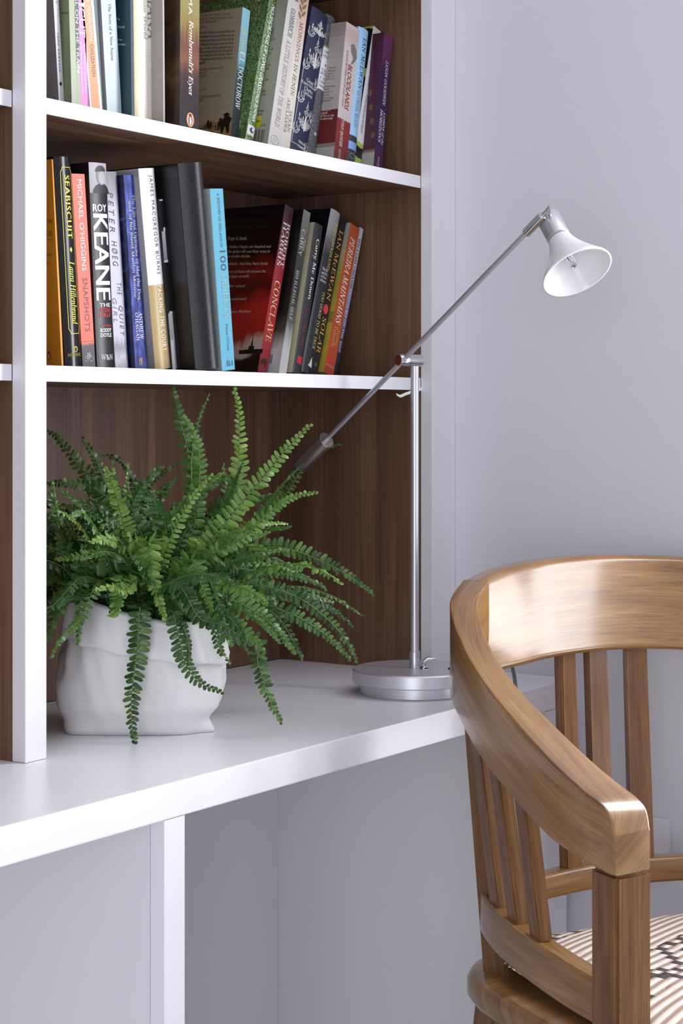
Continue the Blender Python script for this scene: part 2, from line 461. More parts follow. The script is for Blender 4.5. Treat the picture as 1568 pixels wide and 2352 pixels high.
    def patch(s, f, name, m, px=None, y=None, a=(0, 1), off=.00018, shape='rect', rag=0.0):
        """flat print: spine rows y=(top,bottom) and width fractions a, or cover pixels px=(x0,y0,x1,y1)"""
        if f == 'spine':
            z1, z0 = s.zpx(y[0]), s.zpx(y[1]); z0 = max(z0, 0.0); z1 = min(z1, s.h)
            u0, u1 = -s.t/2+a[0]*s.t, -s.t/2+a[1]*s.t
        else:
            P, Q = s.loc('cover', px[0], px[1]), s.loc('cover', px[2], px[3])
            u0, u1, z1, z0 = min(P.y, s.d), max(Q.y, s.rd), min(P.z, s.h), max(Q.z, 0)
        if shape == 'ellipse':
            n = 20; vs = [((u0+u1)/2+(u1-u0)/2*math.cos(2*math.pi*k/n), (z0+z1)/2+(z1-z0)/2*math.sin(2*math.pi*k/n)) for k in range(n)]
            return s.put(f, name, vs, [tuple(range(n))], m, off)
        n = 10
        vs = []
        for k in range(n+1):
            u = u0+(u1-u0)*k/n
            vs += [(u, z0), (u, z1 + (random.uniform(-rag, rag) if rag else 0))]
        return s.put(f, name, vs, [(2*k, 2*k+2, 2*k+3, 2*k+1) for k in range(n)], m, off)
    def shape(s, f, name, pts, m, y, a, off=.0004):
        """free outline, pts in 0..1 across / 0..1 up inside rows y and width fractions a of the spine (or px box on the cover)"""
        if f == 'spine':
            z1, z0 = s.zpx(y[0]), s.zpx(y[1]); u0, u1 = -s.t/2+a[0]*s.t, -s.t/2+a[1]*s.t
        else:
            P, Q = s.loc('cover', a[0], y[0]), s.loc('cover', a[1], y[1]); u0, u1, z1, z0 = P.y, Q.y, P.z, Q.z
        polys = pts if isinstance(pts[0][0], (list, tuple)) else [pts]
        vs = []; fs = []
        for pl in polys:
            b = len(vs); vs += [(u0+(u1-u0)*p, z0+(z1-z0)*q) for p, q in pl]; fs.append(tuple(range(b, b+len(pl))))
        return s.put(f, name, vs, fs, m, off)
    def lines(s, f, name, polylines, w, m, y, a, off=.0004):
        """drawn lines, as thin quads of width w metres"""
        if f == 'spine':
            z1, z0 = s.zpx(y[0]), s.zpx(y[1]); u0, u1 = -s.t/2+a[0]*s.t, -s.t/2+a[1]*s.t
        else:
            P, Q = s.loc('cover', a[0], y[0]), s.loc('cover', a[1], y[1]); u0, u1, z1, z0 = P.y, Q.y, P.z, Q.z
        vs = []; fs = []
        for pl in polylines:
            pp = [Vector((u0+(u1-u0)*p, z0+(z1-z0)*q)) for p, q in pl]
            for p, q in zip(pp, pp[1:]):
                if (q-p).length < 1e-9: continue
                d = (q-p).normalized()*w/2; nn = Vector((-d.y, d.x)); b = len(vs)
                vs += [tuple(p-d+nn), tuple(p-d-nn), tuple(q+d-nn), tuple(q+d+nn)]; fs.append((b, b+1, b+2, b+3))
        return s.put(f, name, vs, fs, m, off)

def arc(cx, cy, rx, ry, a0, a1, n=10):
    return [(cx+rx*math.cos(math.radians(a0+(a1-a0)*k/n)), cy+ry*math.sin(math.radians(a0+(a1-a0)*k/n))) for k in range(n+1)]
def bird_badge(bk, y, a, f='spine', box=None, oval='#e8956a'):
    """small oval publisher's badge with a standing black and white bird"""
    if f == 'spine':
        bk.patch('spine', 'badge', ink(oval), y=y, a=a, off=.0003, shape='ellipse')
    else:
        bk.patch('cover', 'badge', ink(oval), px=box, off=.0003, shape='ellipse'); y = (box[1], box[3]); a = (box[0], box[2])
    bk.shape(f, 'badge_bird', [[(.30,.15),(.70,.15),(.78,.5),(.66,.72),(.62,.9),(.42,.92),(.30,.84),(.36,.72),(.26,.5)]], ink('#17151a'), y, a, .0005)
    bk.shape(f, 'badge_breast', [[(.38,.18),(.62,.18),(.66,.45),(.55,.68),(.42,.68),(.36,.45)]], ink('#efece8'), y, a, .0007)

MID = dict(shelf=SHELF_M, group='books on the middle shelf')
TOP = dict(shelf=SHELF_T, group='books on the upper shelf')
def flat(n, c, r=.45, **k): return mat('cover_'+n, c, r, **k)

# ------------------------------------------------ middle shelf, left to right
b = Book('paperback_book', 'orange paperback cover with small brown print beside the white upright', (141,146,838,119,366,123,366), .078, .135, flat('orange', '#e79a2e'), flat('orange', '#e79a2e'), **MID)
b.patch('cover', 'pale_strip', ink('#f4e6cf'), px=(111, 366, 118, 505))
b.ctext('AM', 'b', '#8a5a1c', 107, 512, 121, 513, 11); b.ctext('OR', 'b', '#8a5a1c', 107, 541, 122, 542, 12)
b.ctext('TED', 's', '#8a5a1c', 107, 588, 121, 589, 6); b.ctext('ES', 's', '#8a5a1c', 107, 607, 116, 608, 6)
b.lines('cover', 'rule', [[(0,.5),(1,.5)]], .0005, ink('#8a5a1c'), (550, 552), (107, 122))
bird_badge(b, None, None, 'cover', (108, 806, 118, 827), '#d97c3a')

b = Book('hardback_book', 'glossy black hardback with yellow framed spine lettering', (147,189,840,124,360,160,362), .077, .15, flat('gloss_black', '#141318', .16), flat('gloss_black', '#141318', .16), hard=True, round_=.004, **MID)
Y_ = '#d9d24a'
b.text('SEABISCUIT', 'sb', Y_, 402, 548, .40, .74, spacing=1.15); b.text('Laura Hillenbrand', 'bi', Y_, 600, 745, .40, .80)
b.shape('spine', 'ornament', [[(.5,0),(1,.5),(.5,1),(0,.5)]], ink(Y_), (567, 580), (.5, .68))
b.lines('spine', 'frame_rule', [[(.18,.985),(.10,.97),(.10,.03),(.18,.015),(.22,0),(.82,0),(.86,.015),(.95,.03),(.95,.97),(.86,.985),(.82,1),(.22,1),(.18,.985)]], .0008, ink(Y_), (384, 766), (.14, 1.0))
b.patch('spine', 'publisher_emblem', ink('#b9a93c'), y=(795, 809), a=(.40, .70), shape='ellipse')
b.patch('spine', 'publisher_emblem', ink('#1a1a12'), y=(798, 807), a=(.47, .63), shape='ellipse', off=.0005)
b.text('RANDOM HOUSE', 'b', '#b9a93c', 811, 818, .12, .92, up=True, name='publisher_lettering')

b = Book('paperback_book', 'coral red paperback with white and grey spine lettering and bicycle emblem', (190,219,841,163,399,195,400), .077, .13, mat_bands('coral_cover', [(.10, '#4b474d'), (.125, '#e8705c')], .03, 40, .4, interp='CONSTANT'), mat_bands('coral_cover2', [(.115, '#4b474d'), (.13, '#ea6f5b')], .03, 30, .4), **MID)
b.text("MICHAEL O'HIGGINS", 's', '#f6eeee', 412, 622, .36, .74); b.text('SNAPSHOTS', 's', '#7a4a52', 638, 762, .36, .74)
for cx_ in (.3, .7): b.lines('spine', 'bicycle_emblem', [arc(cx_, .3, .17, .3, 0, 360, 14)], .0006, ink('#e8e4e2'), (808, 830), (.05, .95))
b.lines('spine', 'bicycle_emblem', [[(.3,.3),(.42,.75),(.62,.72),(.48,.3),(.3,.3)], [(.42,.75),(.48,.3)], [(.62,.72),(.7,.3)], [(.58,.95),(.62,.72)], [(.36,.85),(.46,.85)]], .0006, ink('#e8e4e2'), (808, 830), (.05, .95))
b.lines('spine', 'barbed_wire', [[(0,.5),(.3,.4),(.5,.6),(.8,.45),(1,.55)]], .0005, ink('#7a4a45'), (782, 786), (0, 1))

b = Book('hardback_book', 'black hardback with huge white condensed spine lettering and a grey portrait print', (219,266,842,205,373,241,374), .0775, .155, flat('matt_black', '#1b1a1e', .3), flat('matt_black', '#1b1a1e', .3), hard=True, round_=.002, **MID)
b.patch('spine', 'portrait_backdrop', mat_bands('portrait_grey', [(0, '#9a9aa0'), (1, '#b9b9c0')]), y=(374, 444), a=(.0, .98))
b.shape('spine', 'portrait_coat', [arc(.62, .0, .52, .34, 0, 180, 12)], ink('#1d1c20'), (376, 444), (.05, .98), .0004)
b.shape('spine', 'portrait_head', [arc(.60, .60, .30, .32, 0, 360, 18)], ink('#8d898c'), (376, 444), (.05, .98), .0006)
b.shape('spine', 'portrait_face', [arc(.63, .54, .22, .24, 0, 360, 18)], ink('#b5b0b2'), (376, 444), (.05, .98), .0008)
b.shape('spine', 'portrait_hair', [arc(.58, .72, .31, .22, 10, 180, 12)], ink('#3a383c'), (376, 444), (.05, .98), .001)
b.text('ROY', 'sb', '#f2f1f4', 469, 486, .10, .86, up=True)
b.text('KEANE', 'sb', '#f2f1f4', 491, 690, .10, .90)
for s_, ya, yb_, c_ in (('THE', 696, 705, '#d8d4d6'), ('SECOND', 707, 717, '#c8343c'), ('HALF', 719, 728, '#c8343c'), ('with', 744, 751, '#a33a40'), ('RODDY', 754, 763, '#f0eff2'), ('DOYLE', 765, 774, '#f0eff2')):
    b.text(s_, 'sb', c_, ya, yb_, .22, .86, up=True, name='subtitle_lettering')
b.text('W&N', 'b', '#d8d6da', 814, 827, .18, .88, up=True, name='publisher_lettering')

b = Book('paperback_book', 'pale lavender grey paperback with scratchy handwritten spine lettering', (264,295,844,237,394,267,396), .079, .13, flat('lav', '#b8b6c2', .35), mat_bands('lav_spine', [(0, '#a3a1ac'), (.05, '#c9c7d2'), (.11, '#8d8b94'), (.16, '#c4c2ce'), (.8, '#c6c4d0'), (.9, '#9b999f'), (1, '#85838c')], .12, 9, .35), **MID)
INKB = '#4a4656'
b.text('PETER', 'si', INKB, 441, 533, .22, .62, spacing=1.5); b.text('HØEG', 'si', INKB, 553, 612, .28, .70, spacing=1.4)
b.text('THE', 'si', INKB, 650, 678, .50, .84, spacing=1.4); b.text('QUIET', 'si', INKB, 702, 773, .50, .84, spacing=1.4)
b.text('GIRL', 'si', '#77738a', 684, 740, .06, .40, spacing=1.4)

b = Book('paperback_book', 'deep blue glossy paperback with pale two-line spine lettering', (309,340,846,284,402,311,405), .070, .13, mat_noise('blue_night', [(.35, '#0d0f24'), (.55, '#1b2350'), (.75, '#4a5aa0')], 9, (1, 3, 5), .3, distort=1.5), mat_noise('blue_swirl', [(.3, '#141a4a'), (.45, '#26337c'), (.6, '#4a5cb0'), (.75, '#7f8fd0')], 14, (3, 1, 1.2), .3, distort=2.2), **MID)
b.text('The Life and Opinions of Maf the Dog,', 'r', '#c9cbb0', 446, 693, .50, .82); b.text('and of his friend Marilyn Monroe', 'r', '#c9cbb0', 462, 683, .18, .48)
b.text('ANDREW', 'r', '#dfe0ee', 716, 780, .52, .82); b.text("O'HAGAN", 'r', '#dfe0ee', 718, 782, .22, .48)
b.text('ff', 'b', '#d8c45a', 822, 838, .32, .62, up=True, name='publisher_lettering')

b = Book('hardback_book', 'hardback with white upper spine and tan lower spine, grey cover', (352,395,848,320,388,350,388), .061, .155, mat_bands('silver_grey', [(0, '#8f8e94'), (1, '#a9a8ac')], rough=.35), mat_bands('white_over_tan', [(.418, '#b39b6b'), (.4181, '#eceaf0')], rough=.3, interp='CONSTANT'), hard=True, round_=.004, **MID)
b.text('JAMES MACGREGOR BURNS', 's', '#4c4a52', 402, 630, .42, .72, spacing=1.25); b.text('PACKING THE COURT', 's', '#f2efe8', 656, 806, .42, .72, spacing=1.2)
for k in range(5): b.lines('cover', 'cover_rules', [[(0,.5),(1,.5)]], .0004, ink('#6d6c72'), (394+3*k, 396+3*k), (272, 318))
for k in range(4): b.lines('spine', 'cover_rules', [[(.5,0),(.5,1)]], .0004, ink('#d8d0bc'), (816, 835), (.55+.07*k, .60+.07*k))

b = Book('hardback_book', 'black hardback in a torn paper jacket with ragged white edges', (393,413,849,358,457,387,459), .063, .14, flat('worn_black', '#101013', .35), flat('worn_black', '#101013', .3), hard=True, round_=.003, **MID)
TORN = mat_bands('torn_paper', [(0, '#8b8b90'), (1, '#c9c9cc')], .6, 5, .6)
for ya, yb_ in ((528, 600), (716, 846)):
    b.patch('spine', 'torn_jacket', TORN, y=(ya, yb_), a=(.10, .98), rag=.003, off=.0005)
b.patch('spine', 'torn_edge', ink('#e6e4e2'), y=(457, 526), a=(.86, .98), rag=.001, off=.0008)
b.patch('spine', 'torn_edge', ink('#e6e4e2'), y=(456, 461), a=(.1, .98), rag=.001, off=.0007)
b.patch('spine', 'torn_edge', ink('#e6e4e2'), y=(522, 530), a=(.2, 1.0), rag=.002, off=.0009)
b.patch('spine', 'torn_edge', ink('#e6e4e2'), y=(597, 602), a=(.1, .98), rag=.001, off=.0007)
b.patch('spine', 'torn_edge', ink('#e6e4e2'), y=(600, 718), a=(.88, .98), rag=.002, off=.0008)
b.patch('spine', 'torn_edge', ink('#e6e4e2'), y=(714, 719), a=(.2, .98), rag=.002, off=.0009)
b.patch('spine', 'torn_edge', ink('#e6e4e2'), y=(780, 848), a=(.1, .3), rag=.002, off=.0009)

M_LEATH = mat('black_leather', '#0c0c0e', .30)
def leather_bump(m):
    t, N, L, p = nodes(m); tc = N.new('ShaderNodeTexCoord'); v = N.new('ShaderNodeTexVoronoi'); v.inputs['Scale'].default_value = 1000
    bn = N.new('ShaderNodeBump'); bn.inputs['Strength'].default_value = .4; bn.inputs['Distance'].default_value = .00035
    L.new(tc.outputs['Object'], v.inputs['Vector']); L.new(v.outputs['Distance'], bn.inputs['Height']); L.new(bn.outputs[0], p.inputs['Normal'])
leather_bump(M_LEATH)
b = Book('leather_binder', 'tall black grained leather binder with a stitched edge', (446,500,850,408,376,457,374), .030, .20, flat('smooth_leather', '#101012', .3), M_LEATH, hard=True, round_=.016, **MID)
b.root['category'] = 'binder'
b.lines('spine', 'stitching', [[(.5, k/60), (.5, (k+.6)/60)] for k in range(60)], .0005, ink('#3a3a3e'), (380, 842), (.80, .84))
b.lines('spine', 'stitching', [[(k/12, .5), ((k+.6)/12, .5)] for k in range(12)], .0005, ink('#3a3a3e'), (843, 847), (.05, .95))

b = Book('paperback_book', 'sky blue paperback with thin spine lettering beside the black leather binder', (508,541,852,482,434,511,436), .026, .13, flat('duck_green', '#b9c9c4', .4), flat('sky_blue', '#5fa6be', .35), **MID)
b.text('A HISTORY OF IRELAND IN', 'r', '#33566a', 443, 568, .50, .68); b.text('100', 's', '#2b4a60', 576, 622, .42, .86); b.text('OBJECTS', 'r', '#8fb0ae', 630, 730, .42, .86)
b.text('Fintan O\u2019Toole', 'r', '#33566a', 744, 806, .50, .68); b.text('RIA', 'r', '#2b5a70', 828, 841, .36, .90, up=True, name='publisher_lettering')
b.lines('spine', 'publisher_rule', [[(.5,0),(.5,1)]], .0004, ink('#4d88a2'), (820, 840), (.5, .56))

# Conclave-like red picture: black top, red smoke, pale horizon, dark foot
b = Book('paperback_book', 'dark paperback with smoky red cover print and red spine leaning right', (592,614,855,653,478,675,492), .136, .144,
         mat_bands('red_smoke', [(.02, '#1a0d0d'), (.085, '#2a1412'), (.12, '#c9b9ac'), (.19, '#c7a595'), (.235, '#a3241a'), (.35, '#b3261a'), (.47, '#4a100d'), (.58, '#7d1813'), (.70, '#1c0a0a'), (1, '#0a0809')], .34, 3.2, .3),
         mat_bands('red_spine', [(.02, '#7d1f24'), (.25, '#a8242a'), (.62, '#8e2a33'), (.8, '#5d2a33'), (1, '#3c2228')], .1, 6, .3), **MID)
W_ = '#d9d2cc'
b.ctext('POWER OF GOD.', 's', '#4a3a36', 508, 512, 608, 509, 8); b.ctext('AMBITION OF MEN.', 's', '#4a3a36', 500, 527, 617, 524, 8)
b.ctext('The Pope is dead.', 'r', W_, 506, 552, 568, 551, 9)
b.ctext('in the Sistine Chapel, one hundred and', 'r', W_, 508, 570, 622, 569, 6.5); b.ctext('over the globe will cast their votes in', 'r', W_, 508, 581, 620, 580, 6.5)
b.ctext("world's most secretive election.", 'r', W_, 495, 592, 575, 591, 6.5); b.ctext('have ambition. And they have rivals.', 'r', W_, 500, 609, 616, 608, 6.5)
b.ctext('one of them will become the', 'r', W_, 525, 627, 610, 626, 6.5); b.ctext('powerful figure on earth.', 'r', W_, 505, 638, 573, 637, 6.5)
b.ctext("thriller writer'", 'r', W_, 512, 660, 563, 660, 6.5); b.ctext("entertainment'", 'r', W_, 516, 690, 566, 689, 6.5); b.ctext("literary thriller'", 'r', W_, 516, 719, 576, 718, 6.5)
b.shape('cover', 'spire_print', [[(.0,0),(1,0),(1,.25),(.62,.25),(.62,.42),(.55,.42),(.53,.6),(.50,1),(.47,.6),(.45,.42),(.38,.42),(.38,.25),(0,.2)]], ink('#1c1211'), (772, 812), (555, 602), .0004)
b.text('ROBERT', 'r', '#e8e2dc', 512, 612, .55, .86); b.text('HARRIS', 'r', '#e8e2dc', 512, 612, .14, .50)
b.text('CONCLAVE', 'r', '#d9c48c', 645, 785, .25, .82)
b.shape('spine', 'ox_emblem', [[(.05,.05),(.2,.0),(.25,.3),(.7,.3),(.72,0),(.86,0),(.9,.5),(1,.75),(.8,1),(.45,.9),(.15,.8),(.02,.5)]], ink('#2b0d10'), (822, 842), (.15, .80))

b = Book('paperback_book', 'black paperback fading to white at the foot with small white spine lettering', (643,656,857,694,487,715,500), .122, .128,
         mat_bands('black_to_white', [(.0, '#d0d0cf'), (.16, '#bdbdbd'), (.24, '#46463f'), (.36, '#151514'), (1, '#101010')], .12, 5, .35),
         mat_bands('grey_mist', [(.0, '#d8d9d8'), (.18, '#b0b3ae'), (.32, '#4e504c'), (.5, '#222221'), (.75, '#3a3a37'), (1, '#7c7f78')], .14, 6, .35), **MID)
b.text('PETER', 'r', '#c8c8c0', 548, 574, .64, .86); b.text('CAREY', 'r', '#d8d8d0', 528, 588, .18, .60)
b.text('HIS ILLEGAL SELF', 'r', '#d0d0c8', 622, 735, .25, .60)
b.patch('cover', 'price_label', ink('#d5cfd6'), px=(612, 801, 632, 841)); b.lines('cover', 'barcode', [[(k/9, 0), (k/9, 1)] for k in (0, 1, 3, 4, 6, 8, 9)], .0006, ink('#1a1a1a'), (815, 835), (617, 623))

b = Book('hardback_book', 'charcoal hardback with white script spine lettering and cream cover', (674,690,857,718,518,743,534), .118, .135, flat('cream_cover', '#c3bd9b', .5), flat('charcoal_blue', '#2c2c31', .32), hard=True, round_=.002, **MID)
b.text('Carry Me Down', 'b', '#e8e8e6', 549, 688, .30, .72); b.text('M.J. HYLAND', 'r', '#8d2a32', 708, 800, .30, .64)
b.patch('spine', 'publisher_flag', ink('#c02632'), y=(818, 836), a=(.25, .75)); 

b = Book('hardback_book', 'black hardback with grey photo print at the top of its spine', (691,714,858,757,490,782,502), .118, .15, flat('deep_black', '#0c0c0e', .25), mat_bands('photo_top_black', [(.0, '#26262d'), (.72, '#222227'), (.80, '#5c585a'), (.88, '#8f8d90'), (1, '#a3a3a4')], .12, 7, .22), hard=True, round_=.003, **MID)
b.text('ERIN ARVEDLUND', 'r', '#cfcf6a', 512, 618, .52, .80); b.text('TOO GOOD TO BE TRUE', 'r', '#cfcf8a', 668, 800, .52, .82)
for k, s_ in enumerate(('The Rise', 'and Fall', 'of Bernie', 'Madoff')): b.text(s_, 'r', '#d0d0d0', 617+9*k, 624+9*k, .16, .66, up=True, name='subtitle_lettering')
b.shape('spine', 'ship_emblem', [[(0,.1),(.9,0),(1,.25),(.55,.3),(.6,.9),(.75,1),(.5,.95),(.2,.35)]], ink('#d8d8d8'), (818, 842), (.42, .86))

b = Book('paperback_book', 'black paperback with gold spine lettering and one red dot', (714,729,858,781,501,796,515), .121, .128, flat('deep_black', '#0c0c0e', .25), flat('ink_black', '#1b191b', .3), **MID)
b.text('IAN McEWAN', 'r', '#c99a4e', 530, 690, .20, .78); b.text('SOLAR', 'r', '#c99a4e', 730, 812, .20, .78)
b.patch('spine', 'red_dot', ink('#d0353a'), y=(700, 722), a=(.06, .80), shape='ellipse')
b.patch('spine', 'publisher_emblem', ink('#4a484a'), y=(832, 842), a=(.25, .75), shape='ellipse')

b = Book('paperback_book', 'burnt orange paperback with bold white italic spine lettering and yellow cover', (744,766,859,802,523,828,530), .116, .128,
         mat_bands('yellow_print', [(.0, '#b3a03a'), (.3, '#c0ab45'), (.62, '#a8993f'), (.8, '#b8b27a'), (.9, '#a9aba6'), (1, '#b2b4b6')], .08, 7, .45), mat_bands('burnt_orange', [(0, '#a3432a'), (.09, '#c0432c'), (.14, '#b04c2c'), (1, '#b5562f')], .06, 6, .35), **MID)
b.text('PEREIRA MAINTAINS', 'bi', '#ecdcd4', 546, 744, .24, .74); b.text('Antonio', 'r', '#d9a25a', 752, 792, .62, .86); b.text('Tabucchi', 'r', '#d9a25a', 750, 798, .26, .60)
b.text('CANONGATE', 's', '#d0b0a0', 838, 843, .08, .92, up=True, name='publisher_lettering')
b.patch('cover', 'yellow_panel', ink('#8f8434'), px=(752, 716, 764, 740)); b.lines('cover', 'line_print', [[(0,k/6),(1,k/6+.2)] for k in range(6)], .0005, ink('#6d6426'), (770, 800), (733, 748))

b = Book('paperback_book', 'slim pale blue paperback with tiny dark spine lettering against the walnut', (765,774,860,826,526,833,538), .118, .126, flat('pale_slim', '#9a9aa8'), mat_bands('blue_fade', [(0, '#14141a'), (.25, '#2c3350'), (.45, '#7f86a8'), (.7, '#b7b7c6'), (1, '#c9c9d0')], .1, 6, .3), **MID)
b.text('WILLIAM TREVOR', 'b', '#26243a', 548, 664, .2, .7); b.text('A BIT ON THE SIDE', 'b', '#d8d8e6', 700, 810, .2, .7)

# ------------------------------------------------ upper shelf, left to right
b = Book('paperback_book', 'white spined paperback with pale grey cover at the left end of the upper shelf', (135,147,227,122,0,135,0), .090, .13, flat('dove_grey', '#a3a1ac'), flat('cool_white', '#e3e4ec'), h=.198, **TOP)
b.text('IMRE KERTESZ', 'r', '#5a5a66', 76, 166, .30, .62, spacing=1.3); b.patch('spine', 'publisher_emblem', ink('#3a3a44'), y=(188, 197), a=(.25, .75), shape='ellipse')
b.text('2', 'r', '#77778a', 2, 8, .4, .7)
for k, yy in enumerate((46, 54, 64, 74, 84, 94, 132, 142, 160, 170)): b.ctext(('and', 'or', 'in', 'a', 'th')[k % 5], 'r', '#77758a', 104, yy, 110 + k % 3, yy+1, 5)
b = Book('paperback_book', 'sage green paperback with black cover print', (164,178,234,158,0,171,0), .078, .13, mat_noise('sage_cover', [(.3, '#7f8c6c'), (.6, '#95a27e')], 8, rough=.45), mat_bands('sage_spine', [(0, '#b4bba6'), (1, '#a2ae90')], rough=.4), h=.198, **TOP)
b.ctext('ws', 's', '#22241c', 136, 22, 143, 22, 5); b.ctext('rdens.', 's', '#22241c', 138, 32, 157, 32, 6); b.ctext('e', 's', '#22241c', 138, 52, 142, 52, 5)
b = Book('paperback_book', 'narrow grey green paperback with white capitals running down its spine', (177,186,236,171,0,180,0), .079, .128, flat('rail_grey', '#4e5450'), mat_bands('rail_print', [(.0, '#4c5148'), (.04, '#b5b8a2'), (.30, '#a9af9c'), (.36, '#5c615c'), (1, '#555a58')], .05, 12, .35), h=.198, **TOP)
b.text('THE GIRL ON THE TRAIN', 's', '#eceeee', -75, 167, .08, .86)
b = Book('paperback_book', 'bright pink paperback with white spine lettering', (184,202,240,177,0,196,0), .080, .128, flat('pink', '#e38fcf'), flat('pink2', '#e88fd0', .35), h=.198, **TOP)
b.text('CUT', 's', '#f8f2f8', 18, 86, .14, .86); b.text('Art, Money, and Ego', 'b', '#f8f2f8', 96, 210, .50, .86); b.text("in the Making of Heaven's Gate", 'b', '#f8f2f8', 96, 220, .10, .42)
b.shape('spine', 'letter_print', [[(.0,.2),(.5,.25),(.8,.0),(1,.6),(.9,1),(.75,.75),(.6,.8),(.3,.5),(0,.55)]], ink('#f8f2f8'), (3, 17), (.1, .95))
b = Book('paperback_book', 'pale orange paperback with white margins and grey capitals leaning left', (205,236,248,191,0,210,0), .080, .128, flat('peach_white', '#e9e3e4'), flat('peach_white', '#e9e3e4'), h=.198, t=.022, **TOP)
b.patch('spine', 'orange_band', ink('#e3a27c'), y=(-120, 250), a=(.14, .80)); b.text('NIALL FERGUSON', 's', '#f1e6e2', -35, 93, .38, .66); b.text('CIVILIZATION', 's', '#5a4a46', 102, 175, .38, .66)
b = Book('paperback_book', 'slate grey green paperback with a plain spine', (230,240,249,211,0,228,0), .082, .128, flat('slate', '#5d6c6c'), flat('slate2', '#667676'), h=.205, t=.012, **TOP)
b = Book('paperback_book', 'very pale blue paperback with thin dark italic spine title and grey cover', (244,281,258,232,0,264,0), .078, .135, flat('warm_grey', '#8e8890'), mat_bands('ice_blue', [(0, '#c8d4dc'), (1, '#c3d3da')], rough=.4), h=.208, **TOP)
b.text('ELENA FERRANTE  \u00b7  The Story of a New Name', 'r', '#2d3540', -120, 139, .42, .66)
b = Book('paperback_book', 'dark teal paperback with white cover print', (302,309,264,299,0,306,0), .063, .128, flat('teal', '#24444c', .4), flat('teal2', '#2d5058', .4), h=.20, **TOP)
for s_, xa, xb, yy in (('by', 269, 276, 46), ('herself\u2019', 270, 287, 64), ('ion', 272, 281, 93), ('another\u2019', 272, 289, 104)): b.ctext(s_, 'r', '#c9d4d6', xa, yy, xb, yy+1, 6)
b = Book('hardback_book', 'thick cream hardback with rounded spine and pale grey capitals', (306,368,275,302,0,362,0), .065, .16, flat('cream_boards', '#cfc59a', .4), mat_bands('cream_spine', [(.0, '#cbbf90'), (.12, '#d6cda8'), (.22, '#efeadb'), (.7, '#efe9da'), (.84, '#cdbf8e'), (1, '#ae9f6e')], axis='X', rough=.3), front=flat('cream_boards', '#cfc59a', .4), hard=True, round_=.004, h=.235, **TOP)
b.text('PAX ROMANA', 'r', '#6c7a84', -160, 90, .50, .80); b.text('War, Peace and Conquest in the Roman World', 'i', '#8d8d90', -330, 92, .32, .46); b.text('ADRIAN', 'r', '#f6f4ee', 149, 219, .70, .88); b.text('GOLDSWORTHY', 'r', '#e6e2d4', 112, 246, .42, .62)
b = Book('paperback_book', 'slim light grey paperback next to the cream hardback', (375,379,278,373,0,377,0), .042, .13, flat('mist_grey', '#a8a39e'), flat('mist_grey2', '#b4afaa'), h=.205, **TOP)
b = Book('paperback_book', 'thick brown and gold painterly paperback with white italic spine title', (411,457,291,413,0,459,0), .027, .135, mat_noise('painting_side', [(.3, '#171310'), (.5, '#3d2c1a'), (.7, '#6a5630')], 14, rough=.2), mat_bands('painting_spine', [(0, '#241c1e'), (.24, '#2a2024'), (.33, '#452c2a'), (.45, '#7a4f38'), (.56, '#6b4034'), (.66, '#8a7442'), (.8, '#8f8350'), (1, '#6c5a34')], .30, 5, .22), h=.198, **TOP)
b.text('SCHAMA', 's', '#efe9e4', -88, 34, .42, .62, spacing=1.2); b.text("Rembrandt's Eyes", 'bi', '#f4f1ee', 46, 218, .40, .68)
bird_badge(b, (258, 291), (.36, .74))
b = Book('paperback_book', 'beige backed paperback printed with sepia figures, blue spine leaning right', (530,547,311,556,20,575,37), .142, .128,
         mat_bands('beige_sepia', [(0, '#7a5a32'), (.12, '#b48a50'), (.20, '#c2a06c'), (.27, '#b7ad94'), (.32, '#b0a992'), (1, '#a8a28c')], .07, 9, .5), mat_bands('lake_spine', [(0, '#8f7a3c'), (.1, '#20261f'), (.3, '#1d2a30'), (.55, '#27474c'), (.66, '#6fa5b4'), (1, '#8cc0d0')], .22, 8, .35), **TOP)
DK = '#3c362c'; RD = '#8d5a44'
for s_, xa, xb, yy, st, c_ in (('is to an art form in itself,', 456, 530, 36, 'r', RD), ('nature of war in general, in its', 456, 534, 44, 'r', RD), ('all its immensity\u2019', 456, 497, 53, 'r', RD), ('Times', 460, 475, 64, 'i', DK),
        ('burned Atlanta and marched his', 458, 539, 76, 'r', DK), ('Georgia to the sea, and then up into', 457, 538, 85, 'r', DK), ('Confederate forces and lived off the', 457, 537, 94, 'r', DK), ('s, taking cattle and crops for their', 457, 536, 103, 'r', DK), ('ing a borne-along population of', 457, 536, 112, 'r', DK),
        ('that remained was the dangerous', 457, 535, 120, 'r', DK), ('essed and the triumphant. Only a', 457, 534, 128, 'r', DK), ('compassionately render the lives', 457, 533, 137, 'r', DK), ('marched.', 457, 472, 147, 'r', DK), ('smallest cameo with', 456, 513, 160, 'r', RD), ('lience', 456, 476, 168, 'r', RD), ('dered\u2019', 456, 473, 177, 'r', RD), ('Yorker', 459, 475, 208, 'i', DK), ('of one particular', 459, 508, 223, 'r', RD), ('self\u2019', 457, 467, 232, 'r', RD)):
    b.ctext(s_, st, c_, xa, yy+2, xb, yy-2, 6)
for (xa, ya, xb, yb_) in ((508, 260, 531, 304), (500, 272, 512, 298), (474, 276, 481, 296), (481, 279, 486, 297)):
    b.shape('cover', 'figure_print', [[(.1,0),(.3,.02),(.4,.3),(.5,.3),(.6,0),(.82,0),(.8,.4),(.95,.7),(.75,.78),(.68,.88),(.82,.9),(.6,.97),(.45,1),(.3,.95),(.15,.9),(.3,.86),(.3,.76),(.08,.62),(.12,.3)]], ink('#241d18'), (ya, yb_), (xa, xb), .0005)
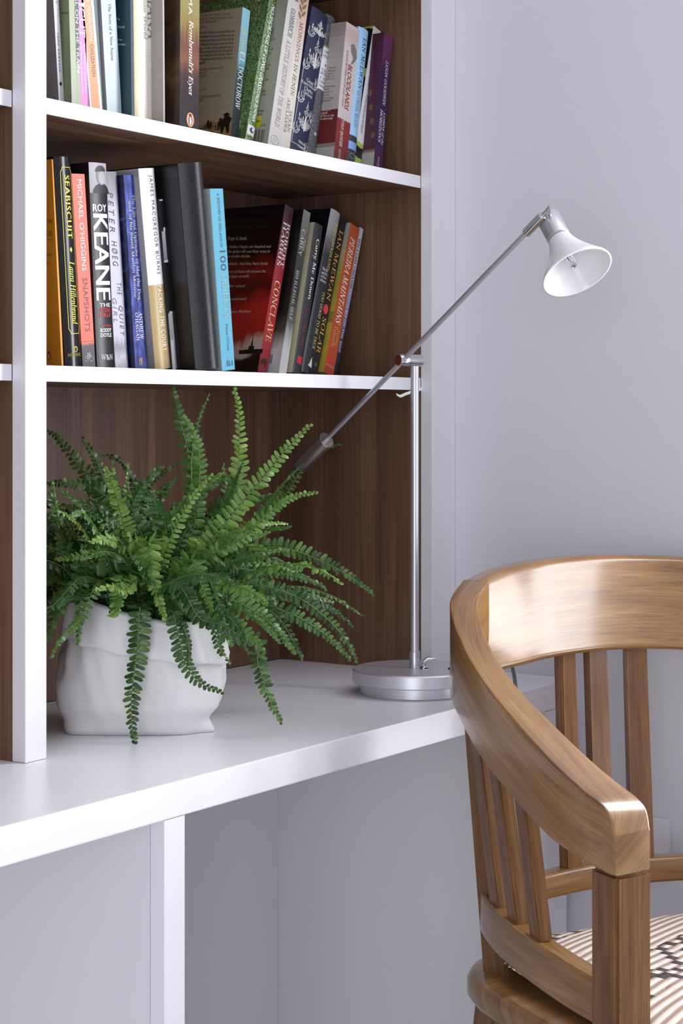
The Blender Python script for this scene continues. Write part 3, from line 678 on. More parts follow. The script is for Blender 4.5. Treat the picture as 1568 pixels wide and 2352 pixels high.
b.lines('cover', 'wheel_print', [arc(.3, .5, .3, .5, 0, 360, 16), arc(.75, .5, .22, .4, 0, 360, 14), [(0,.5),(1,.6)], [(.3,0),(.3,1)], [(0,.9),(1,.1)]], .0006, ink('#2b211a'), (282, 300), (480, 506))
b.lines('cover', 'wheel_print', [[(0,.6),(.5,.7),(1,.4)], [(.2,.2),(.9,.9)], [(0,.3),(1,.35)], [(.5,1),(.6,0)]], .0007, ink('#2b211a'), (286, 298), (456, 482))
b.text('E.L. DOCTOROW', 'r', '#e3e6da', 120, 250, .20, .8); b.text('The March', 'i', '#d8cf8a', 65, 125, .25, .75)
GRASS = mat_noise('grass_print', [(.34, '#26361c'), (.45, '#48653a'), (.54, '#6c8f54'), (.63, '#93b37a'), (.72, '#c3d6ae')], 300, (1, 1, .6), .4, distort=2.5, detail=3)
b = Book('hardback_book', 'grass green hardback printed with lawn all over and white comic lettering', (563,583,316,622,0,634,0), .131, .146, GRASS, GRASS, hard=True, h=.250, t=.018, round_=.002, **TOP)
b.text('NO SHORTAGE OF LONG GRASS', 'sbi', '#f2f4f4', 12, 205, .30, .78); b.text('CONOR BOWMAN', 'sbi', '#e9eeee', 205, 280, .30, .72)
b.patch('spine', 'publisher_label', ink('#d9dade'), y=(289, 311), a=(.05, .98)); b.shape('spine', 'publisher_emblem', [arc(.5, .45, .35, .45, 0, 360, 14)], ink('#23232a'), (292, 305), (.15, .9)); b.shape('spine', 'publisher_emblem', [arc(.6, .55, .2, .3, 0, 360, 12)], ink('#d9dade'), (292, 305), (.15, .9), .0006)
b.patch('cover', 'price_label', ink('#d4d4d6'), px=(535, 277, 547, 311)); b.patch('cover', 'barcode', ink('#1c1c1e'), px=(536, 292, 540, 300), off=.0004)
b = Book('paperback_book', 'cream white paperback with faint grey spine title, yellow price sticker and barcode', (616,642,332,660,0,690,14), .110, .13, flat('cream_grey', '#a9ab99', .45), flat('ivory', '#cfcdc9', .4), **TOP)
b.text('GOMBRICH', 'r', '#4a4a48', 20, 84, .36, .74); b.text('A LITTLE HISTORY OF THE WORLD', 'r', '#a88a88', 92, 290, .36, .74)
b.lines('spine', 'publisher_emblem', [arc(.5, .5, .5, .5, 0, 360, 18), [(.35,.25),(.4,.75)], [(.6,.25),(.65,.75)]], .0004, ink('#77777a'), (312, 332), (.18, .85))
b.patch('cover', 'price_sticker', ink('#d8c832'), px=(580, 268, 598, 292)); b.ctext('books', 'sb', '#1c1a14', 581, 283, 597, 280, 6); b.ctext('14.95', 's', '#44443c', 596, 292, 610, 289, 5)
b.lines('cover', 'barcode', [[(k/24, 0), (k/24, 1)] for k in (0, 1, 3, 4, 7, 8, 10, 13, 14, 16, 19, 20, 22, 24)], .0006, ink('#1c1c1c'), (300, 326), (580, 604))
for s_, xa, xb, yy in (('gy', 624, 631, 68), ('all', 622, 629, 77), ('of', 621, 627, 85), ("It's a", 621, 631, 92), ('or will', 615, 627, 116), ('their', 614, 622, 125), ('s will', 610, 620, 152), ('pean', 608, 617, 160), ('we ever', 602, 617, 186), ('ge.', 600, 607, 195), ('in this', 597, 610, 212), ('to ask.\u2019', 597, 612, 220), ('wit and', 590, 606, 257), ('ne one', 589, 602, 265)):
    b.ctext(s_, 'r', '#3c3c36', xa, yy+1, xb, yy-1, 6)
b = Book('paperback_book', 'peach to cream paperback with brown leaf sprigs above its spine title', (641,665,339,678,0,717,0), .112, .13, flat('cream_jenin', '#d6d0c6'), mat_bands('peach_cream', [(0, '#d3d0c8'), (.4, '#dcd8cb'), (.6, '#dfd6c8'), (.8, '#dcc0b6'), (1, '#d3aea4')], rough=.4), h=.258, t=.026, **TOP)
b.text('MORNINGS IN JENIN', 'r', '#7d7466', 50, 218, .42, .74); b.text('SUSAN', 'r', '#7d7a70', 252, 300, .56, .80); b.text('ABULHAWA', 'r', '#7d7a70', 228, 306, .22, .50)
for k in range(9):
    sx = .5 + (.16 if k % 2 else -.16); yy = -34 + k*8
    b.shape('spine', 'leaf_print', [[(.0,.9),(.3,.95),(.8,.5),(1,0),(.5,.1),(.1,.5)] if k % 2 == 0 else [(1,.9),(.7,.95),(.2,.5),(0,0),(.5,.1),(.9,.5)]], ink('#8f7440'), (yy, yy+15), (sx-.15, sx+.15))
b.lines('spine', 'stem_print', [[(.5,0),(.48,1)]], .0005, ink('#8f7440'), (-40, 40), (.4, .6))

NAVY = flat('navy_cloth', '#1d2145', .5)
b = Book('hardback_book', 'navy cloth hardback stamped all over with white chandeliers', (664,705,346,713,30,753,66), .113, .135, NAVY, NAVY, hard=True, round_=.003, **TOP)
WH = ink('#cfd0cc')
def chandelier(bk, y, a):
    L_ = []
    for k, base, tip in ((.47, .20, .50), (.34, .12, .36), (.20, .22, .44)):
        for sg in (-1, 1):
            x = .5 + sg*k
            L_ += [[(.5, base+.06), (.5+sg*k*.45, base-.03), (.5+sg*k*.8, base+.01), (x, base+.11)]]      # arm
            L_ += [[(x-.055, base+.12), (x+.055, base+.12)], [(x, base+.11), (x, tip)]]                    # candle
            L_ += [arc(.5+sg*k*.55, base+.07, .05, .025, 0, 360, 8), [(x-.03, tip-.06), (x, tip+.02), (x+.03, tip-.06)]]
    for h_, w in ((.55, .11), (.66, .07), (.76, .10), (.85, .05)): L_ += [arc(.5, h_, w, .035, 0, 360, 12)]
    L_ += [[(.5, .85), (.5, 1)], arc(.36, .62, .05, .04, 0, 300, 8), arc(.64, .62, .05, .04, 240, 540, 8)]
    bk.lines('spine', 'chandelier_print', L_, .0009, WH, y, a, .0004)
    bk.shape('spine', 'chandelier_print', [[(.5,.0),(.56,.06),(.66,.12),(.60,.2),(.58,.34),(.55,.5),(.45,.5),(.42,.34),(.40,.2),(.34,.12),(.44,.06)]], WH, y, a, .0004)
def sconce(bk, y, a, flip=False):
    f = (lambda p: (1-p[0], p[1])) if flip else (lambda p: p)
    L_ = [arc(.4, .4, .45, .35, 180, 360, 10), arc(.4, .4, .22, .2, 180, 360, 8), [(.85,.4),(.85,.85)], [(.4,.5),(.4,1)], [(.62,.4),(.62,.7)], [(.0,.45),(.0,.8)], [(.7,.42),(1,.42)]]
    bk.lines('spine', 'sconce_print', [[f(p) for p in l] for l in L_], .0011, WH, y, a, .0004)
chandelier(b, (46, 82), (.14, .98)); chandelier(b, (84, 158), (.20, .94)); chandelier(b, (232, 302), (.20, .94))
for yy in (68, 142, 218, 288): sconce(b, (yy, yy+26), (.03, .34))
for yy in (100, 170, 245, 318): sconce(b, (yy, yy+26), (.74, 1.0), True)
for k, s_ in enumerate(('Great', 'Expectations', 'Charles', 'Dickens')):
    w_ = (.2, .42, .24, .26)[k]; b.text(s_, 'b', '#cfd0cc', 184+9.5*k, 193+9.5*k, .48-w_, .48+w_, up=True)
b.lines('spine', 'frame_rule', [[(1,.0),(.0,.0),(.0,1)]], .0007, WH, (150, 336), (.06, .94))
b.text('CLASSICS', 'sb', '#cfd0cc', 334, 340, .38, .80, up=True, name='publisher_lettering'); b.text('PENGUIN', 'sb', '#cfd0cc', 324, 330, .38, .80, up=True, name='publisher_lettering')
b = Book('hardback_book', 'dark grey cloth hardback with a white paper title label', (703,724,351,748,40,770,55), .115, .13, flat('grey_cloth_side', '#6f7076', .5), mat_noise('grey_cloth', [(.4, '#3a3b40'), (.6, '#63656a')], 420, rough=.6, detail=2), hard=True, round_=.003, **TOP)
b.patch('spine', 'title_label', ink('#d5d4dc'), y=(112, 207), a=(.0, 1.0), off=.0004); b.patch('spine', 'gold_rule', ink('#8a8a5c'), y=(108, 112), a=(0, 1), off=.0004)
for k, (s_, ya) in enumerate((('CHARLES', 118), ('DICKENS', 128), ('THE', 160), ('MYSTERY', 168), ('OF', 178), ('EDWIN', 187), ('DROOD', 196))): b.text(s_, 'r', '#7a7a90', ya, ya+6, .16, .88, up=True).location.y = -.0004
b.shape('spine', 'label_ornament', [[(.0,.2),(.5,1),(1,.2),(.5,0)]], ink('#b8434a'), (147, 153), (.40, .62), .0007)
b.patch('spine', 'scuff', ink('#b9b9bc'), y=(304, 311), a=(.4, .62), rag=.001, off=.0005)
b = Book('paperback_book', 'stone coloured paperback with red lower third and red slanted title', (769,795,366,790,57,830,80), .084, .13,
         mat_bands('stone_red_side', [(.0, '#b8b4ae'), (.125, '#8d8681'), (.15, '#6d1f20'), (.385, '#742223'), (.386, '#b3aca8'), (.75, '#aea5a2'), (.9, '#a59691')], rough=.45, interp='CONSTANT'),
         mat_bands('stone_red_spine', [(.0, '#3a1c1a'), (.05, '#5d2221'), (.2, '#7d2525'), (.33, '#7d2525'), (.335, '#c2bcba'), (.8, '#c4bfbc'), (.93, '#bda6a2'), (1, '#c4bcb8')], .03, 6, .4), h=None, t=.036, **TOP)
b.text('BLOODLANDS', 'sbi', '#8d2a2c', 148, 252, .42, .72); b.text('EUROPE BETWEEN HITLER AND STALIN', 'si', '#9a4a4a', 120, 248, .22, .35)
b.text('TIMOTHY SNYDER', 'sbi', '#d9cfcb', 258, 338, .30, .50); b.text('VINTAGE', 's', '#c9b4ae', 344, 366, .3, .48)
b.shape('spine', 'smoke_print', [[(.2,0),(.5,.35),(.1,.6),(.0,.9),(.4,1),(.8,.8),(1,.45),(.7,.2)]], ink('#77706e'), (98, 148), (.48, .98))
for s_, xa, xb, yy in (('Nazi and', 755, 772, 156), ('between', 753, 772, 163), ("today's", 752, 766, 170), ('west \u2013 an', 750, 767, 176), ('year, as a', 748, 769, 182), ('innovation', 744, 770, 199), ('Early', 743, 756, 206), ('enormity of', 743, 762, 212), ('us, the', 742, 756, 219), ('rly humane,', 741, 767, 226), ('greatest', 740, 760, 232)):
    b.ctext(s_, 's', '#55504e', xa, yy+2, xb, yy, 5)
for s_, xa, xb, yy in (("\u2018It's the grim", 733, 759, 254), ('European', 732, 752, 261), ('than face to the', 731, 767, 267), ('and admirably\u2019', 730, 765, 274)): b.ctext(s_, 'sb', '#d6ccc8', xa, yy+2, xb, yy, 6)
b = Book('hardback_book', 'light blue hardback with dark bands at the foot of its spine', (792,813,371,815,66,853,72), .086, .13, flat('powder_side', '#8fb4cc', .35), mat_bands('powder_blue', [(.0, '#2e3238'), (.135, '#30343a'), (.137, '#7fa8dc'), (.19, '#7fa8dc'), (.192, '#33373d'), (.235, '#33373d'), (.237, '#9cc4e4'), (1, '#a3cbe6')], rough=.3, interp='CONSTANT'), hard=True, round_=.004, t=.028, **TOP)
b.text('IAN McEWAN', 'r', '#2c4a78', 88, 204, .38, .74, spacing=1.1); b.text('ON CHESIL BEACH', 'r', '#54749c', 208, 292, .36, .62, spacing=1.1)
b.lines('spine', 'publisher_emblem', [arc(.5, .5, .5, .5, 0, 360, 14)], .0005, ink('#c9ccd2'), (352, 364), (.3, .75))
b = Book('paperback_book', 'white paperback with condensed grey lettering and lime and black pattern at the foot', (810,829,374,850,65,881,77), .088, .126, mat_noise('lime_black', [(.48, '#15161a'), (.5, '#a3bf5a')], 14, (2, 1, 1), .35, detail=1, distort=1), mat_bands('white_lime', [(.0, '#15161a'), (.03, '#9ab84e'), (.10, '#1a1c1c'), (.17, '#a6c25e'), (.20, '#dfdfe2'), (1, '#dadade')], .03, 3, .35, interp='CONSTANT'), t=.021, **TOP)
b.text('GRANTA', 'r', '#8a8a90', 84, 132, .40, .78); b.text('121', 'r', '#9a9aa0', 136, 150, .40, .7, up=True); b.text('THE BEST OF YOUNG BRAZILIAN NOVELISTS', 's', '#55565c', 176, 306, .36, .60)
b = Book('paperback_book', 'deep purple paperback with silver spine lettering at the right end of the upper shelf', (857,879,382,882,80,902,93), .067, .13, mat_bands('plum_side', [(0, '#b9b4b0'), (.135, '#b3aeaa'), (.14, '#8a817e'), (.165, '#5c1a2c'), (.2, '#431a34'), (1, '#4a2038')], .01, 14, .4), mat_bands('plum_spine', [(.0, '#4d1c46'), (.14, '#4a1d4a'), (.18, '#36204c'), (.74, '#34204a'), (.80, '#5a2a58'), (1, '#6b2f60')], .03, 9, .35), **TOP)
b.text('JASON GOODWIN', 'bi', '#d9d3dc', 140, 242, .42, .72); b.text('LORDS of the', 'bi', '#e3dee4', 256, 332, .58, .84); b.text('HORIZONS', 'bi', '#e3dee4', 252, 328, .26, .52); b.text('VINTAGE', 's', '#b9a9bc', 360, 382, .36, .6)
for k in range(4): b.patch('cover', 'flower_print', ink('#6d4a3a'), px=(846+k*2, 215+k*32-8, 854+k*2, 215+k*32+6), shape='ellipse')
b.lines('spine', 'gold_tracery', [arc(.3, .5, .25, .4, 0, 300, 12), arc(.7, .5, .25, .4, 180, 480, 12)], .0005, ink('#7a5a52'), (108, 126), (.05, .95))

bpy.data.objects.remove(TXT_O); bpy.data.curves.remove(TXT_C)

# ================================================================== DESK LAMP
M_ALU = mat('brushed_aluminium', '#c4c4ca', .36, .75)
add_bump(M_ALU, 220, .04, .0003)
M_ALU_D = mat('satin_aluminium_base', '#d2d2d8', .38, .72)
M_CHROME = mat('polished_chrome', '#cfcfd4', .10, 1.0)
M_STEEL = mat('dark_polished_steel', '#b8b2b0', .28, .9)
LB = onZ(952, 1591, DZ); LB.z = DZ
lamp = empty('desk_lamp', LB)
tag(lamp, 'silver balanced arm desk lamp with white glass cone shade and round base', 'lamp')
L0 = Vector(LB)
def rel(p): return Vector(p) - L0
tl = (LB - CAM).dot(FWD); K = tl / F
R1 = 143 * K
m = MB(); m.lathe([(0, 0), (R1*.86, 0), (R1*.875, .0015), (R1*.875, .0145), (R1*.84, .0155), (0, .0155)], 72); m.build('base_plinth', M_ALU_D, lamp, smooth=40)
m = MB(); m.lathe([(0, .0156), (R1*.985, .0156), (R1, .017), (R1, .0325), (R1*.985, .0345), (0, .0345)], 72); m.build('base_disc', M_ALU_D, lamp, smooth=30)
zj = CAM.z + (HZ - 828) * K - DZ
m = MB(); m.lathe([(0, .0346), (.0075, .0346), (.0075, .0565), (.0070, .058), (0, .058)], 24); m.build('pole_collar', M_ALU, lamp, smooth=40)
m = MB(); m.lathe([(0, .0581), (.0058, .0581), (.0058, zj-.0078), (0, zj-.0078)], 24); m.build('pole', M_ALU, lamp, smooth=40)
AX = (-RGT*.77 - FWD*.64).normalized()        # joint axis, left end
HD = (RGT*.64 - FWD*.77).normalized()         # horizontal heading of the arm towards the shade
J = Vector((0, 0, zj))
m = MB(); m.lathe([(0, -.0115), (.0075, -.0115), (.0082, -.0108), (.0082, .0135), (0, .0135)], 28, J, AX); m.build('joint_barrel', M_CHROME, lamp, smooth=40)
m = MB(); m.lathe([(0, .0139), (.0082, .0139), (.0082, .0300), (.0076, .0308), (0, .0308)], 28, J, AX); jb = m.build('joint_knuckle', M_CHROME, lamp, smooth=40)
m = MB(); m.lathe([(0, .0309), (.0070, .0309), (.0070, .0313), (0, .0313)], 28, J, AX); m.build('joint_cap', mat('joint_cap_reflection', '#7d3a36', .25, .6), lamp, smooth=40)  # red is the wood's reflection, painted into the cap colour
A0 = J + AX * .0215
def proj(P):
    v = P + L0 - CAM; t = v.dot(FWD); return CX + F*v.dot(RGT)/t, HZ - F*v.z/t
# swing the arm until it passes through the lamp head and the counterweight in the photo
def arm_pt(az, el, s):
    h = HD*math.cos(az) + AX*math.sin(az)
    return A0 + (h*math.cos(el) + UP*math.sin(el))*s
def solve(px, py, sgn, az):
    el, s = .6, .3*sgn
    for _ in range(60):
        f0 = proj(arm_pt(az, el, s)); e1, e2 = f0[0]-px, f0[1]-py
        h_ = 1e-4
        fa = proj(arm_pt(az, el+h_, s)); fb = proj(arm_pt(az, el, s+h_))
        a, b_, c, d = (fa[0]-f0[0])/h_, (fb[0]-f0[0])/h_, (fa[1]-f0[1])/h_, (fb[1]-f0[1])/h_
        det = a*d-b_*c
        el -= .6*(d*e1-b_*e2)/det; s -= .6*(-c*e1+a*e2)/det
    return el, s
EL, SH = solve(1213, 530, 1, 0.0)
_, SL = solve(742, 1003, -1, 0.0)
DIR = (HD*math.cos(EL) + UP*math.sin(EL)).normalized()
m = MB(); m.tube([A0 + DIR*SL, A0 + DIR*SH], .0036, 16); m.build('arm_rod', M_ALU, lamp, smooth=40)
CW = A0 + DIR*SL
m = MB(); m.lathe([(0, .004), (.0118, .004), (.0125, .003), (.0125, .0005), (.0118, 0), (0, 0)], 32, CW, DIR); m.build('weight_collar', M_STEEL, lamp, smooth=40)
m = MB(); m.lathe([(0, 0), (.0112, 0), (.0112, -.066), (.0104, -.0675), (0, -.0675)], 32, CW - DIR*.0006, DIR); m.build('counterweight', M_STEEL, lamp, smooth=40)
# head
HP = A0 + DIR*SH; th_ = (HP + L0 - CAM).dot(FWD); kh = th_/F
m = MB(); m.tube([HP - DIR*.004, HP + DIR*.030], .0066, 20); m.build('head_clip', M_CHROME, lamp, smooth=40)
S0 = at(1257, 497, th_) - L0                   # top of the bulb holder
down = RGT*.42 - UP*1.0; down.normalize()
SA = (down*.86 - FWD*.51).normalized()         # shade axis
m = MB(); m.tube([HP + DIR*.024, HP + DIR*.044 + UP*.002, (HP + DIR*.044)*.45 + (S0 + SA*.012)*.55, S0 + SA*.014], .003, 12); m.build('head_bracket', M_CHROME, lamp, smooth=40)
rs = 27.5*kh
m = MB(); m.lathe([(0, 0), (rs*.95, 0), (rs, .0012), (rs, .036), (rs*.9, .0372), (0, .0372)], 36, S0, SA); m.build('bulb_holder', M_ALU, lamp, smooth=40)
M_OPAL = mat('white_opal_glass', '#d9d9db', .2); p_ = M_OPAL.node_tree.nodes['Principled BSDF']
p_.inputs['Subsurface Weight'].default_value = .15; p_.inputs['Subsurface Radius'].default_value = (.01, .01, .01); p_.inputs['Subsurface Scale'].default_value = .4
G0 = S0 + SA*.0376; ro = 84*kh
prof = [(rs*.80, 0), (rs*.98, .002), (rs*1.15, .010), (rs*1.45, .020), (rs*1.95, .033), (rs*2.55, .046), (ro*.97, .0545), (ro, .058)]
inner = [(r_-.0028, h_ + .0005) for r_, h_ in prof[::-1]]; inner[0] = (ro-.0022, .0586)
sp = catmull(prof, 5) + catmull(inner, 5)
m = MB(); m.lathe(sp, 64, G0, SA, closed=True); m.build('glass_shade', M_OPAL, lamp, smooth=True)
M_GLASS = mat('clear_bulb_glass', '#ffffff', .02); M_GLASS.node_tree.nodes['Principled BSDF'].inputs['Transmission Weight'].default_value = 1.0
m = MB(); m.lathe([(.0, .027), (.0050, .0275), (.0052, .041), (.0040, .047), (.0012, .0495), (0, .051)], 20, G0, SA); bl = m.build('halogen_bulb', M_GLASS, lamp, smooth=True)
m = MB(); m.lathe([(0, -.001), (.0065, -.001), (.0065, .024), (.0045, .0268), (0, .0268)], 20, G0, SA); m.build('bulb_socket', M_CHROME, lamp, smooth=40)
m = MB()
sd = SA.orthogonal().normalized()
m.tube([G0+SA*.0272+sd*.0018, G0+SA*.038+sd*.0020, G0+SA*.042, G0+SA*.038-sd*.0020, G0+SA*.0272-sd*.0018], .0005, 6); m.build('filament', M_CHROME, bl, smooth=True)
# toggle switch on the base
T0 = onZ(973, 1535, DZ+.0345) - L0; T0.z = .0346
m = MB(); m.lathe([(0, 0), (.0075, 0), (.0070, .0016), (.003, .003), (.003, .006), (0, .006)], 24, T0); tg = m.build('switch_button', M_CHROME, lamp, smooth=40)
m = MB(); m.tube([T0+Vector((0,0,.006)), T0+Vector((0,0,.010)), T0+RGT*.006+UP*.0135, T0+RGT*.017+UP*.0125], [.0022, .0024, .0026, .0020], 10); m.build('switch_lever', M_CHROME, lamp, smooth=40)
B0 = onZ(1034, 1537, DZ+.0345) - L0; B0.z = .0346
m = MB(); m.lathe([(0, 0), (.0035, 0), (.003, .002), (0, .0022)], 14, B0); m.build('base_screw', mat('black_screw', '#1a1a1c', .4), lamp, smooth=40)
# cloth covered cord: from the back of the base, arching over the desk and over its front edge
cord_pts = [LB + RGT*.080 + FWD*.02 + UP*.008, LB + RGT*.095 + UP*.012, at(1120, 1512, 2.50), at(1150, 1500, 2.46), at(1170, 1518, 2.44), at(1181, 1555, 2.42), at(1184, 1600, 2.40), at(1178, 1650, 2.385), at(1170, 1800, 2.38), at(1168, 2100, 2.38)]
cp = [Vector(q) - L0 for q in catmull([tuple(p) for p in cord_pts], 8)]
m = MB(); m.tube(cp, .0026, 10); co_ = m.build('power_cord', mat_noise('green_cloth_cord', [(.4, '#5d6f66'), (.6, '#86978e')], 900, rough=.8, detail=2), lamp, smooth=True)
co_['label'] = 'grey green cloth covered cord'

# ================================================================== ARMCHAIR
BETA = math.radians(26.6)
CF = RGT*math.sin(BETA) - FWD*math.cos(BETA)   # the way the chair faces
CS = RGT*math.cos(BETA) + FWD*math.sin(BETA)   # its side axis (towards the right of the photo)
RLp = CAM + FWD*2.21 + RGT*(2.21*(1130-CX)/F); RLp.z = 0
CO = RLp + CS*.205 + CF*.15 + CS*.04
chair = empty('armchair', CO)
tag(chair, 'polished teak armchair with curved arm bow, slatted back and patterned seat cushion', 'chair')
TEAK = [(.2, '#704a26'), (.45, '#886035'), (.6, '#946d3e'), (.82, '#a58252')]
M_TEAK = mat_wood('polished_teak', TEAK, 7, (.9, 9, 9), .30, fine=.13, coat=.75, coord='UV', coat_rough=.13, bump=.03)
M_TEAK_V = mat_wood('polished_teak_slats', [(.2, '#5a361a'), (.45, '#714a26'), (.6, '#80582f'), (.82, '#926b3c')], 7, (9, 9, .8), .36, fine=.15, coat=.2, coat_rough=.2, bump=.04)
def cw(s, f, z): return CS*s + CF*f + UP*z     # chair frame -> offset from the chair's base
def sweep(name, stations, mt, par, n=5, k=5, rr=.35, power=None):
    """stations (s,f,ztop,zbot,width,[lean]); section a rounded upright rectangle across the path"""
    st = catmull(stations, n); vs = []; uvs = []; dist = 0; prev = None
    sec = []
    q = 4
    for cx_, cy_, a0 in ((1,1,0),(-1,1,90),(-1,-1,180),(1,-1,270)):
        for i in range(q+1):
            a = math.radians(a0 + 90*i/q); sec.append((cx_, cy_, math.cos(a), math.sin(a)))
    ns = len(sec)
    P = [Vector((s[0], s[1])) for s in st]
    for i, s in enumerate(st):
        t = (P[min(i+1, len(P)-1)] - P[max(i-1, 0)]).normalized(); nn = Vector((-t.y, t.x))
        w, zt, zb = s[4]/2, s[2], s[3]; h2 = (zt-zb)/2; zc = (zt+zb)/2
        r_ = min(w, h2)*rr; lean = s[5] if len(s) > 5 else 0
        if prev is not None: dist += (P[i]-prev).length
        prev = P[i]
        for j, (cx_, cy_, ca, sa) in enumerate(sec):
            u = cx_*(w-r_) + ca*r_; v = cy_*(h2-r_) + sa*r_
            pp = P[i] + nn*(u + lean*v)
            vs.append(cw(pp.x, pp.y, zc+v)); uvs.append((dist, (u*.7 + v)))
    fs = [(i*ns+j, i*ns+(j+1) % ns, (i+1)*ns+(j+1) % ns, (i+1)*ns+j) for i in range(len(st)-1) for j in range(ns)]
    fs += [tuple(range(ns-1, -1, -1)), tuple((len(st)-1)*ns+j for j in range(ns))]
    mb = MB(); mb.add(vs, fs); o = mb.build(name, mt, par, smooth=42)
    uvl = o.data.uv_layers.new(name='UVMap')
    for lp in o.data.loops: uvl.data[lp.index].uv = uvs[lp.vertex_index]
    return o
# bow stations on the left half (negative side); mirrored for the right
ARM = [(-.217, -.235, .918, .800, .034, .0), (-.262, -.189, .897, .790, .034, 0), (-.293, -.115, .862, .768, .033, 0), (-.303, -.040, .820, .730, .037, 0), (-.299, .030, .784, .696, .045, 0),
       (-.291, .085, .754, .670, .053, 0), (-.281, .128, .732, .656, .057, 0), (-.275, .156, .720, .650, .055, 0), (-.273, .170, .708, .648, .053, 0), (-.272, .176, .690, .648, .050, 0)]
CREST = [(-.218, -.2360, .918, .800, .033, -.06), (-.160, -.256, .930, .806, .035, -.16), (-.09, -.274, .936, .812, .033, -.2), (0, -.282, .939, .815, .033, -.22)]
mir = lambda L_: [(-a[0],) + tuple(a[1:]) for a in L_]
sweep('crest_rail', CREST + [((-a[0],) + tuple(a[1:])) for a in CREST[::-1][1:]], M_TEAK, chair, n=6, rr=.55)
sweep('arm', ARM, M_TEAK, chair, n=6, rr=.11)
ra = sweep('arm', [(-a[0],) + tuple(a[1:]) for a in ARM], M_TEAK, chair, n=6, rr=.11)
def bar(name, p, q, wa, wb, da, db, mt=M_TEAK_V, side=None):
    """upright member from p to q (chair frame), wa..wb wide along side axis, da..db deep"""
    P_, Q_ = cw(*p), cw(*q); ax = (Q_-P_).normalized()
    sx = (side[0]*CS + side[1]*CF) if side else CS
    sx = (sx - ax*sx.dot(ax)).normalized(); sy = ax.cross(sx)
    L_ = (Q_-P_).length; mb = MB(); bm = bmesh.new(); vs = []
    for z, w, d in ((0, wa, da), (L_, wb, db)):
        for x, y in ((-1,-1),(1,-1),(1,1),(-1,1)): vs.append(bm.verts.new((x*w/2, y*d/2, z)))
    for f in ((0,3,2,1),(4,5,6,7),(0,1,5,4),(1,2,6,5),(2,3,7,6),(3,0,4,7)): bm.faces.new([vs[i] for i in f])
    bmesh.ops.bevel(bm, geom=bm.edges[:], offset=min(wa, da)*.09, segments=2, affect='EDGES')
    bmesh.ops.recalc_face_normals(bm, faces=bm.faces[:])
    me = bpy.data.meshes.new(name); bm.to_mesh(me); bm.free(); me.materials.append(mt)
    o = link(bpy.data.objects.new(name, me)); o.parent = chair
    M_ = Matrix((sx, sy, ax)).transposed().to_4x4(); M_.translation = P_; o.matrix_local = M_
    return o
SEAT_Z = .45
for sg in (-1, 1):
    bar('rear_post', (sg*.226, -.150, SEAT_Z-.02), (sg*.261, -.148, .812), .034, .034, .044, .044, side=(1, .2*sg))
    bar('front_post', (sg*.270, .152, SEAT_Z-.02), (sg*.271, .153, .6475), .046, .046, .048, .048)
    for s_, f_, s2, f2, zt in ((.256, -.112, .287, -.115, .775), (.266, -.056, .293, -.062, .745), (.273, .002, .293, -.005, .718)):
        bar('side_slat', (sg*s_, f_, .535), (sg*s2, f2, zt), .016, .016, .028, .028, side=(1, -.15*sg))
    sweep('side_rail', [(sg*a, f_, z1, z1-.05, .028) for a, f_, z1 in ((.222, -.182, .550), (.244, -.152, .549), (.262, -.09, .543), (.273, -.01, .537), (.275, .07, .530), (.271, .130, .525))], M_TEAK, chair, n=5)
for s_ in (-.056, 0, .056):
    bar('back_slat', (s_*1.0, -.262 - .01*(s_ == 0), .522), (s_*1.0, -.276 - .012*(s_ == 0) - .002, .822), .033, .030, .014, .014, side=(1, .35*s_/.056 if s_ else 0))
sweep('back_rail', [(s_, f_, .535, .502, .026) for s_, f_ in ((-.222, -.185), (-.16, -.232), (-.08, -.258), (0, -.268), (.08, -.258), (.16, -.232), (.222, -.185))], M_TEAK, chair, n=5)
# seat: thick rounded slab with soft edge
n = 72; vs = []
prof = [(.90, -.036), (.975, -.034), (1.0, -.024), (1.0, -.010), (.985, -.002), (.96, 0)]
for rr_, dz in prof:
    for k in range(n):
        a = 2*math.pi*k/n; c_, s_ = math.cos(a), math.sin(a); e_ = 2/3.6
        x = math.copysign(abs(c_)**e_, c_)*.290; y = math.copysign(abs(s_)**e_, s_)*.252
        vs.append(cw(x*rr_, y*rr_ - .0, SEAT_Z + dz))
fs = [(i*n+k, i*n+(k+1) % n, (i+1)*n+(k+1) % n, (i+1)*n+k) for i in range(len(prof)-1) for k in range(n)] + [tuple(range(n-1, -1, -1)), tuple((len(prof)-1)*n+k for k in range(n))]
m = MB(); m.add(vs, fs); o = m.build('seat', M_TEAK, chair, smooth=50)
uvl = o.data.uv_layers.new(name='UVMap')
for lp in o.data.loops:
    v = o.data.vertices[lp.vertex_index].co; uvl.data[lp.index].uv = (v.dot(CS), v.dot(CF) + v.z)
for sg in (-1, 1):
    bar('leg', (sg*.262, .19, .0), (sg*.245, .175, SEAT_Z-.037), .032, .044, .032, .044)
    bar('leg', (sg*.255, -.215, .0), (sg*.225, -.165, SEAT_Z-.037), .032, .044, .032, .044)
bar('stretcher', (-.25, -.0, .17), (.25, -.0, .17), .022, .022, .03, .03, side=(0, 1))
for sg in (-1, 1): bar('stretcher', (sg*.25, -.19, .17), (sg*.25, .18, .17), .022, .022, .03, .03, side=(1, 0))

